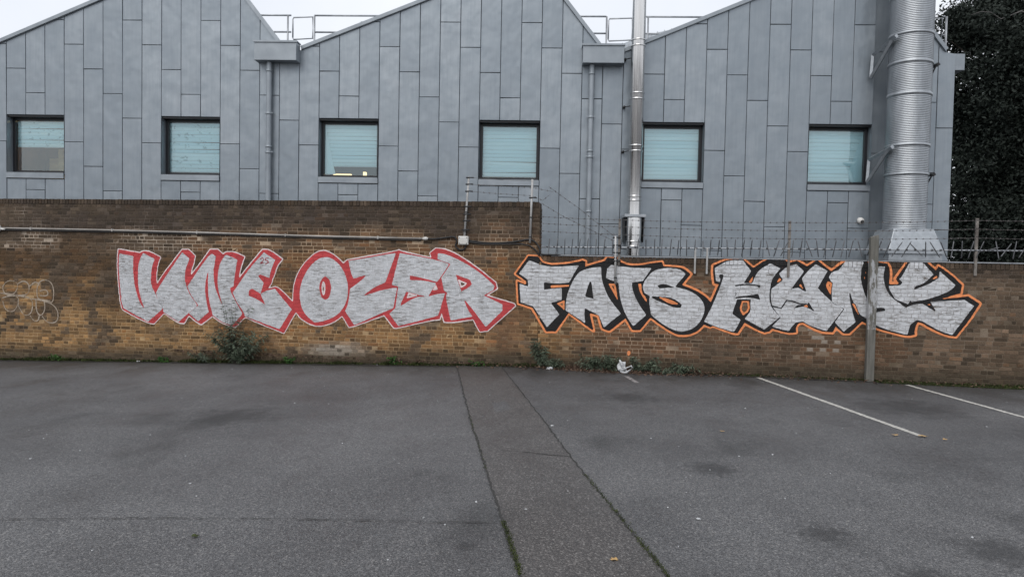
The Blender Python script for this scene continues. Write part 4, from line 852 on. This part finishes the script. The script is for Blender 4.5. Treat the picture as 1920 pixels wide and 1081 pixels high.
cable([(-1.41,-0.045,2.42),(-1.1,-0.03,2.385),(-0.7,-0.03,2.39),(-0.4,-0.03,2.40),(-0.2,-0.03,2.37),(-0.06,-0.03,2.27),(0.0,-0.03,2.17)], 0.014, 'lower black cable sagging from the junction box towards the low wall')
def fence_post(top, bot, label, ins, rad=0.021):
    root = empty('fence_post', bot); d = Vector(top)-Vector(bot)
    m = MB(); m.tube([(0,0,0), d], rad, 12); m.build('pole', M['white_post'], root)
    for z in ins:
        m = MB(); k = z-bot[2]; x = d.x*k/d.z; m.tube([(x-0.05,-0.012,k),(x-0.01,-0.012,k),(x+0.03,-0.012,k+0.004),(x+0.10,-0.012,k)], [0.014,0.018,0.012,0.014], 8); m.build('insulator', M['black_iron'], root)
    for k in (0.12, 0.5):
        if k < d.z-0.3: m = MB(); m.box(-0.03+d.x*k/d.z,0.03+d.x*k/d.z,-0.024,0.05,k-0.012,k+0.012); m.build('clip', M['black_iron'], root)
    tag(root, label, 'post', 'white electric-fence posts'); return root
fence_post((-1.43,-0.05,3.71), (-1.50,-0.05,2.51), 'white electric-fence post rising from the junction box on the tall wall', (3.69,3.56,3.42,3.12,2.97,2.84,2.66))
fence_post((-0.16,-0.05,3.66), (-0.185,-0.05,2.42), 'white electric-fence post at the end of the tall wall', (3.3,))
fence_post((1.47,-0.06,2.58), (1.49,-0.05,1.66), 'short white electric-fence post beside the rusty iron stake over the letter T', (2.55,2.40,2.26,2.10))
def wire_run(pts, label, barbs=0, r=0.0032, cat='wire', name='fence_wire', group=None):
    root = empty(name, pts[0]); P0 = Vector(pts[0]); m = MB(); Q = []
    for a, b in zip(pts, pts[1:]):
        a, b = Vector(a), Vector(b); L_ = (b-a).length; n_ = max(2, int(L_/0.3))
        for k in range(n_): t_ = k/n_; Q.append(a.lerp(b, t_)-Vector((0,0,0.012*L_*4*t_*(1-t_)*0.4))-P0)
    Q.append(Vector(pts[-1])-P0); m.tube(Q, r, 5); m.build('strand', M['wire'], root)
    if barbs:
        mb = MB(); tot = sum((b-a).length for a, b in zip(Q, Q[1:])); s_ = 0.05; acc = 0; i = 0
        for a, b in zip(Q, Q[1:]):
            L_ = (b-a).length
            while s_ < acc+L_:
                p = a.lerp(b, (s_-acc)/L_); an = random.uniform(0, 3.14)
                for q in (an, an+1.6):
                    d = Vector((random.uniform(-0.35,0.35), math.cos(q), math.sin(q))).normalized()*0.020; mb.tube([p-d, p+d], 0.003, 4)
                dd = (b-a).normalized()*0.016; mb.tube([p-dd, p+dd], 0.0065, 5); s_ += 0.115
            acc += L_
        tag(mb.build('barb', M['wire'], root), kind='stuff')
    return tag(root, label, cat, group)
wire_run([(-1.40,-0.06,3.69),(-0.16,-0.06,3.62)], 'top fence wire between the two white posts on the tall wall')
wire_run([(-1.40,-0.06,3.56),(-0.16,-0.06,3.50),(0.25,-0.05,3.42)], 'middle fence wire between the two white posts on the tall wall', 1)
wire_run([(-1.40,-0.06,3.42),(-0.16,-0.06,3.34),(0.05,-0.05,3.25),(0.18,-0.05,3.36)], 'lowest fence wire between the two white posts, end sticking up', 1)
wire_run([(0.16,-0.04,3.52),(0.75,-0.04,3.11),(1.45,-0.05,2.57)], 'barbed wire sloping steeply down from the tall wall end to the short white post', 1, name='barbed_wire')
wire_run([(0.02,-0.02,3.20),(0.45,-0.04,2.95),(1.45,-0.05,2.48)], 'fine wire sloping down from the tall wall corner to the short white post', 1, name='barbed_wire')
for k, (zl, z1, zr, lab) in enumerate(((2.94,2.87,2.95,'top'),(2.81,2.72,2.79,'middle'),(2.66,2.57,2.63,'bottom'))):
    wire_run([(0.01,0.02,zl),(1.53,-0.03,zl-0.05),(4.65,-0.03,z1),(7.83,-0.03,(z1+zr)/2+0.03),(10.1,-0.03,zr)], lab+' of the three barbed wire strands strung above the low wall', 1, name='barbed_wire', group='barbed wire strands over the low wall')
def stake(x, z0, z1, label):
    root = empty('fence_stake', (x, -0.03, z0)); m = MB(); m.box(-0.022,0.022,-0.006,0.0,0,z1-z0); m.box(-0.022,-0.016,0.0,0.034,0,z1-z0); m.build('angle_bar', M['angle_iron'], root)
    for z in (z1-z0-0.03, z1-z0-0.18, z1-z0-0.33):
        m = MB(); m.tube([(-0.02,-0.012,z),(0.02,-0.012,z+0.01)], 0.006, 6); m.build('wire_tie', M['wire'], root)
    tag(root, label, 'post', 'iron stakes carrying the barbed wire')
stake(1.545, 2.02, 2.91, 'iron stake carrying barbed wire right beside the short white post')
stake(4.66, 1.86, 2.90, 'iron stake carrying barbed wire midway along the low wall, above the letter Y')
stake(7.84, 1.96, 2.98, 'rightmost iron stake carrying barbed wire, in front of the dark trees')
def bracket(x, label):
    root = empty('rail_bracket', (x, -0.035, 1.89)); m = MB(); m.box(-0.017,0.017,-0.012,0.012,0,0.49); m.build('upright', M['white_post'], root, bevel=0.003)
    m = MB(); m.box(-0.022,0.022,-0.004,0.03,0.03,0.06); m.build('foot_clip', M['angle_iron'], root); tag(root, label, 'bracket', 'pale uprights of the spiked rail')
bracket(2.97, 'left of the two pale uprights between the letters S and H')
bracket(3.19, 'right of the two pale uprights between the letters S and H')
# spiked rail along the low wall
sr = empty('spiked_rail', (0.05, -0.03, 2.35)); m = MB(); m.tube([(x, 0, 0.0075*x) for x in np.linspace(0, 10, 30)], 0.013, 8); m.build('rod', M['rail'], sr)
x = 0.14; k = 0; sm = MB(); sm.tube([(0,0,-0.165),(0,0,-0.14),(0,0,0.14),(0,0,0.165)], [0.003,0.0095,0.0095,0.003], 6); first = sm.build('spike', M['spike'], sr)
while x < 9.9:
    o = first if k == 0 else link(first.copy(), sr); o.location = (x, -0.016, 0.0075*x+0.01)
    lean = 0.06 if x < 4 else (0.28 if x < 7 else 0.55); o.rotation_euler = (random.gauss(0, 0.25), random.gauss(0.06 if x < 4 else 0.12, lean), 0); k += 1; x += random.uniform(0.135, 0.165)
m = MB()
for i in range(70):
    xx = 0.1+i*0.142; m.tube([(xx-0.018,0,0.0075*xx),(xx+0.018,0,0.0075*xx)], 0.019, 6)
tag(m.build('rod_collar', M['spike'], sr), kind='stuff')
tag(sr, 'horizontal anti-climb rail bristling with thin steel spikes along the low wall top', 'rail')
cs = empty('coping_strip', (0.02, 0, 2.18)); m = MB(); m.box(0, 10.1, -0.024, 0.010, 0.004, 0.022); m.build('strip', M['rail'], cs)
m = MB(); m.box(0.0, 10.1, 0.03, 0.32, 0.002, 0.03); m.build('roofing_felt', M['cable'], cs); tag(cs, 'thin pale metal strip and black felt capping the low wall', 'coping')
m = MB(); mm = m; rp = []
tp = empty('timber_post', (6.10, -0.12, 0)); m = MB(); m.box(-0.068,0.068,-0.06,0.06,-0.05,2.60); m.add([(-0.068,-0.06,2.6),(0.068,-0.06,2.6),(0.068,0.06,2.6),(-0.068,0.06,2.6),(-0.06,-0.05,2.63),(0.06,-0.05,2.66),(0.06,0.05,2.65),(-0.06,0.05,2.62)], [(4,5,6,7),(0,1,5,4),(1,2,6,5),(2,3,7,6),(3,0,4,7)]); m.build('shaft', M['timber'], tp, bevel=0.008)
m = MB(); m.box(-0.03,0.03,-0.064,-0.0605,0.12,2.4); m.build('check_crack', M['timber'], tp)
tag(tp, 'weathered square timber post standing in front of the low wall', 'post')

# ------------------------------------------------------------------ vegetation
def leaf_mesh(name, C, D, Lr, Wd, mat, parent, kind=None, fold=0.25, droop=0.0):
    """many lance-shaped leaves: base points C, directions D, lengths, widths; two folded quads each"""
    C = np.asarray(C); D = np.asarray(D); n = len(C); D = D/np.linalg.norm(D, axis=1, keepdims=True); up = rng.normal(size=(n,3)); S = np.cross(D, up); S /= np.linalg.norm(S, axis=1, keepdims=True)+1e-9; N = np.cross(S, D)
    Lr = np.asarray(Lr)[:,None]; Wd = np.asarray(Wd)[:,None]; mid = C+D*Lr*0.45+np.array([0,0,-1])*droop*Lr*0.12; tip = C+D*Lr+np.array([0,0,-1])*droop*Lr*0.4
    V = np.stack([C, mid+S*Wd/2+N*Wd*fold, tip, mid-S*Wd/2+N*Wd*fold], 1).reshape(-1,3); i = np.arange(n)*4
    F = np.concatenate([np.stack([i,i+1,i+2],1), np.stack([i,i+2,i+3],1)])
    o = np_mesh(name, V, F, mat, parent)
    if kind: o['kind'] = kind
    return o
def shrub(loc, stems, hgt, spread, label, mat='leaf_grey', leafL=0.085, leafW=0.02, per=26, group='shrubs at the wall foot', lean=(0,0), name='shrub', cat='shrub', side=1.0):
    root = empty(name, loc); st = MB(); C = []; D = []
    for k in range(stems):
        a = random.uniform(0, 2*math.pi); out = random.uniform(0.25, 1)*spread; h = hgt*random.uniform(0.45, 1); bend = random.uniform(0.5, 1.3); pts = []
        for i in range(9):
            u = i/8; pts.append(Vector((out*math.cos(a)*u**bend*side+lean[0]*h*u+random.gauss(0,0.01), min(0.16,out*math.sin(a)*0.42*u)-0.0+lean[1]*u, h*(u-0.22*u*u)/0.78)))
        pts = [Vector((p.x, p.y if loc[1]+p.y < -0.03 else -0.03-loc[1], max(p.z,0.005))) for p in pts]
        st.tube(pts, [0.007*(1-0.8*i/8) for i in range(9)], 5)
        for i in range(per):
            u = random.uniform(0.12, 1)*8; j = min(int(u), 7); p = pts[j].lerp(pts[j+1], u-j); d = (pts[j+1]-pts[j]).normalized()
            q = Vector((random.gauss(0,1), random.gauss(0,0.8)-0.25, random.gauss(0,0.6))); q = (q-d*q.dot(d)).normalized(); C.append(p); D.append(q*0.9+d*0.5+Vector((0,0,-0.25)))
    st.build('stem', M['bark'], root); n = len(C)
    leaf_mesh('foliage', C, D, rng.uniform(0.55,1.15,n)*leafL, rng.uniform(0.7,1.2,n)*leafW, M[mat], root, droop=1.0)
    tag(root, label, cat, group)
shrub((-6.30,-0.18,gz(-6.3)), 40, 0.70, 0.72, 'large grey-green shrub straggling up the wall under the letters N and E', per=52, leafL=0.10, leafW=0.022)
shrub((-6.42,-0.12,gz(-6.4)), 15, 1.42, 0.42, 'thin tall leafy shoots overlapping the painted letter N', per=26, leafL=0.10, leafW=0.02)
shrub((-7.0,-0.14,gz(-7)), 10, 0.26, 0.40, 'low dark weed spilling left of the large grey-green shrub', per=26)
shrub((0.14,-0.16,0), 16, 0.60, 0.22, 'upright grey-green shrub below the letter F', per=46, lean=(-0.22,0))
shrub((0.42,-0.24,0), 12, 0.22, 0.26, 'low leafy growth at the right foot of the shrub below F', per=36)
shrub((1.02,-0.22,0), 14, 0.34, 0.24, 'silvery low shrub below the letter A', per=40)
shrub((1.42,-0.24,0), 14, 0.36, 0.26, 'silvery low shrub directly left of the white carrier bag', per=40)
shrub((1.22,-0.3,0), 14, 0.2, 0.45, 'scruffy ground-hugging growth between the two silvery shrubs', per=36)
shrub((2.42,-0.26,0), 12, 0.16, 0.45, 'scruffy ground-hugging growth between the last two shrubs of the row', per=32)
shrub((2.06,-0.22,0), 16, 0.30, 0.32, 'low dark shrub directly right of the white carrier bag', per=36)
shrub((2.80,-0.22,0), 13, 0.22, 0.36, 'arching grey shrub below the letter S, last of the row', per=40)
def weed(x, y, h, s, n, label):
    shrub((x, y, gz(x)), n, h, s, label, 'leaf_green', 0.06, 0.03, 16, 'green weeds along the wall foot', name='weed', cat='weed')
weed(-5.15,-0.14,0.20,0.22,8,'bright green weed just right of the large shrub under the letter E')
weed(-2.92,-0.12,0.22,0.20,9,'bright green weed at the wall foot below the letters Z and E')
weed(-1.18,-0.14,0.15,0.24,9,'low bright green weed where the patched strip meets the wall')
weed(-8.0,-0.12,0.14,0.26,8,'low green weed at the wall foot below the left end of the lettering')
weed(-10.6,-0.12,0.15,0.3,8,'low green weed at the wall foot below the faint tag')
# mossy fringe, moss in the joints, leaf litter: nobody could count these
n = 30000; x = rng.uniform(-13.5, 9.8, n); dn = fbm(x, x*0+3.3, 1.6, 12); dens = ((x < 0.2)|(x > 3.2))&(rng.random(n) < np.clip((dn-0.25)*1.8,0.08,1)*np.where(x < 0, 1, 0.45)); x = x[dens]; dn = dn[dens]; n = len(x); y = -np.abs(rng.normal(0, 0.07, n))-0.015; z = np.array([gz(q) for q in x])
C = np.stack([x, y, z], 1); D = np.stack([rng.normal(0,0.5,n), rng.normal(-0.35,0.4,n), np.full(n,1.0)], 1)
tag(leaf_mesh('moss_fringe', C, D, rng.uniform(0.02,0.05+0.16*np.clip(dn-0.3,0,1)*np.where(x < 0,1,0.3),n), rng.uniform(0.008,0.024,n), M['moss'], None), 'dark moss and grass fringe along the foot of both walls', 'moss', kind='stuff')
n = 5000; x = rng.uniform(6.2, 8.8, n); y = -rng.uniform(0, 0.30, n)-0.02-0.02*(x-6.4); C = np.stack([x, y, np.zeros(n)+0.002], 1); D = np.stack([rng.normal(0,0.6,n), rng.normal(-0.2,0.5,n), np.full(n,0.8)], 1)
tag(leaf_mesh('moss_patch', C, D, rng.uniform(0.01,0.03,n), rng.uniform(0.008,0.015,n), M['moss'], None), 'green moss patch at the wall foot beside the rightmost bay line', 'moss', kind='stuff')
def along(P, n, w):
    P = np.array(P); seg = rng.integers(0, len(P)-1, n); t_ = rng.random(n)[:,None]; q = P[seg]*(1-t_)+P[seg+1]*t_; return q+rng.normal(0, w, (n,2))
q = np.vstack([along([(0.8,-8.5),(0.95,-9.0),(1.07,-9.42)], 700, 0.012), along(Rr[5:8], 700, 0.012), along(L[3:6], 120, 0.01)]); n = len(q)
C = np.stack([q[:,0], q[:,1], np.array([gz(a) for a in q[:,0]])+0.013], 1); D = np.stack([rng.normal(0,0.7,n), rng.normal(0,0.7,n), np.full(n,0.7)], 1)
tag(leaf_mesh('joint_moss', C, D, rng.uniform(0.006,0.02,n), rng.uniform(0.004,0.010,n), M['moss'], None), 'green moss growing in the joints of the patched strip', 'moss', kind='stuff')
n = 3200; x = np.concatenate([rng.normal(1.7,0.75,n), rng.uniform(-8,9,900)]); n = len(x); y = -np.abs(rng.normal(0.14,0.16,n))-0.02; C = np.stack([x, y, rng.uniform(0.003,0.05,n)*np.exp(-((y+0.15)/0.2)**2)+0.004], 1); D = np.stack([rng.normal(0,1,n), rng.normal(0,1,n), rng.normal(0.05,0.3,n)], 1)
tag(leaf_mesh('leaf_litter', C, D, rng.uniform(0.03,0.075,n), rng.uniform(0.02,0.04,n), M['litter'], None), 'brown dead leaves drifted under the low shrubs', 'leaf litter', kind='stuff')
n = 260; x = rng.uniform(-6,9,n); y = -rng.uniform(0.5,10,n)**1; C = np.stack([x, y, np.array([gz(a) for a in x])+0.006], 1); D = np.stack([rng.normal(0,1,n), rng.normal(0,1,n), np.zeros(n)], 1)
tag(leaf_mesh('grit', C, D, rng.uniform(0.008,0.03,n), rng.uniform(0.006,0.018,n), M['bag'], None, fold=0.1), 'scattered pale grit and scraps on the asphalt', 'grit', kind='stuff')
def fallen_leaf(x, y, s, label, mat='yellow_leaf'):
    m = MB(); n_ = 12; v = [(0,0,0.008)]; rz = random.uniform(0, 6.28)
    for k in range(n_):
        a = 2*math.pi*k/n_; r = s*(0.55+0.45*abs(math.cos(2.5*a)))*random.uniform(0.8,1.1); v.append((r*math.cos(a+rz), r*0.75*math.sin(a+rz), 0.004+0.012*random.random()))
    m.add(v, [(0, k+1, (k+1) % n_+1) for k in range(n_)]); o = m.build('fallen_leaf', M[mat], None, fix=False); o.location = (x, y, gz(x)+0.008); tag(o, label, 'leaf', 'yellow leaves on the asphalt')
fallen_leaf(5.30,-4.60,0.06,'largest yellow leaf lying at the end of the left bay line'); fallen_leaf(5.50,-4.72,0.032,'small yellow leaf just right of the leaf at the bay line end'); fallen_leaf(4.98,-4.62,0.045,'yellow leaf just left of the bay line end')
fallen_leaf(2.90,-4.94,0.036,'lone yellow leaf on open asphalt right of the patched strip'); fallen_leaf(1.66,-9.05,0.034,'yellow leaf on the patched strip nearest the camera'); fallen_leaf(-1.37,-9.17,0.035,'greenish leaf on the coarse asphalt at the lower left','moss')
def scrap(x, y, s, label):
    m = MB(); bm = bmesh.new(); bmesh.ops.create_icosphere(bm, subdivisions=2, radius=1)
    for v in bm.verts: v.co *= random.uniform(0.6,1.2); v.co.x *= s; v.co.y *= s*0.6; v.co.z = v.co.z*s*0.45
    me = bpy.data.meshes.new('litter_scrap'); bm.to_mesh(me); bm.free(); me.materials.append(M['bag']); o = link(bpy.data.objects.new('litter_scrap', me)); o.location = (x, y, gz(x)+s*0.3); tag(o, label, 'litter', 'white scraps of litter')
scrap(0.30,-0.36,0.075,'crumpled white scrap caught in the shrub below F'); scrap(0.93,-8.18,0.018,'tiny white scrap on the patched strip'); scrap(2.31,-8.10,0.02,'tiny white scrap on asphalt right of the patched strip')
scrap(0.83,-5.11,0.022,'tiny pale scrap on the right edge of the patched strip'); scrap(8.45,-0.75,0.05,'white scrap at the far right wall foot'); scrap(-8.62,-0.1,0.04,'white scrap in the weeds left of the lettering'); scrap(-3.25,-0.12,0.02,'tiny white scrap left of the weed below Z')
# carrier bag: crumpled body with a loop handle
bg_ = empty('carrier_bag', (1.70,-0.40,0)); bm = bmesh.new(); bmesh.ops.create_icosphere(bm, subdivisions=3, radius=1)
for v in bm.verts:
    p = v.co.copy(); k = 1+0.28*math.sin(p.x*5+p.z*4)+0.2*math.sin(p.y*9-p.z*7)+random.uniform(-0.1,0.1)
    v.co = Vector((p.x*0.075*k-0.04-0.02*p.z, p.y*0.05*k, 0.12+p.z*0.11*k))
me = bpy.data.meshes.new('body'); bm.to_mesh(me); bm.free(); me.materials.append(M['bag']); link(bpy.data.objects.new('body', me), bg_)
m = MB(); m.tube([(-0.07,-0.05,0.04),(-0.02,-0.08,0.015),(0.05,-0.09,0.03),(0.11,-0.08,0.07),(0.15,-0.06,0.12),(0.13,-0.05,0.15),(0.08,-0.05,0.12),(0.02,-0.05,0.10),(-0.04,-0.05,0.12)], [0.02,0.024,0.02,0.016,0.018,0.014,0.014,0.012,0.016], 8); m.build('handle', M['bag'], bg_)
tag(bg_, 'crumpled white plastic carrier bag lying against the shrubs below the letter T', 'bag')

# ------------------------------------------------------------------ dark trees beyond the building end
def tree(loc, H, rx, rz, cz, label, nclump=420, per=90, seed=1, bare=0):
    rg = np.random.default_rng(seed); root = empty('evergreen_tree', loc); m = MB(); m.tube([(0,0,0),(0.1,0,H*0.25),(0.05,0.1,H*0.55),(0,0,H*0.85)], [0.32,0.26,0.17,0.05], 10)
    d = rg.normal(size=(nclump,3)); d /= np.linalg.norm(d, axis=1, keepdims=True); rad = rg.uniform(0.15,1,nclump)**0.45*(1+0.16*np.sin(d[:,0]*5+d[:,2]*7+seed)); ctr = d*rad[:,None]*np.array([rx,rx,rz])+np.array([0,0,cz])
    ctr = ctr[ctr[:,2] > 0.6]
    for k in range(34):
        c_ = ctr[rg.integers(len(ctr))]; h0 = min(H*0.8, max(1.0, c_[2]*0.75)); m.tube([(0.05,0.05,h0), (c_[0]*0.5,c_[1]*0.5,(h0+c_[2])/2+0.2), tuple(c_)], [0.09,0.055,0.012], 6)
    m.build('trunk', M['bark'], root)
    if bare:
        for k in range(bare):
            bb_ = MB(); z0 = rg.uniform(cz, cz+rz*0.6); bb_.tube([(-rx*(0.45+0.09*q),-rx*(0.78+0.02*q),z0+0.1*math.sin(q*1.7+k)+rg.normal(0,0.06)) for q in range(7)], [0.035-0.0045*q for q in range(7)], 6); bb_.build('bare_branch', M['bare_bark'], root)
    n = len(ctr)*per; cs_ = rg.uniform(0.28,0.62,len(ctr)); C = np.repeat(ctr, per, 0)+rg.normal(size=(n,3))*np.repeat(cs_, per)[:,None]*np.array([0.75,0.75,0.55])
    D = rg.normal(size=(n,3))+np.array([0,0,-0.3]); C = C[C[:,2] > 0.3]; D = D[:len(C)]; n = len(C)
    leaf_mesh('crown', C, D, rg.uniform(0.10,0.22,n), rg.uniform(0.06,0.11,n), M['leaf_dark'], root, fold=0.15); tag(root, label, 'tree', 'dark trees beyond the building')
tree((17.9,18.3,0), 16, 4.1, 7.8, 8.2, 'tall dark evergreen tree right beside the end of the zinc building', 950, 170, 3, 1)
tree((20.6,20.5,0), 15, 4.2, 7.2, 7.4, 'dark evergreen tree at the right edge, behind the nearer one', 650, 140, 5)
tree((16.9,17.2,0), 6, 2.6, 2.9, 3.0, 'low dark evergreen bush under the tall tree, above the spiked rail', 260, 90, 9)
tree((19.4,16.0,0), 6, 2.4, 3.0, 3.0, 'low dark evergreen bush at the right edge above the wall top', 240, 90, 11)
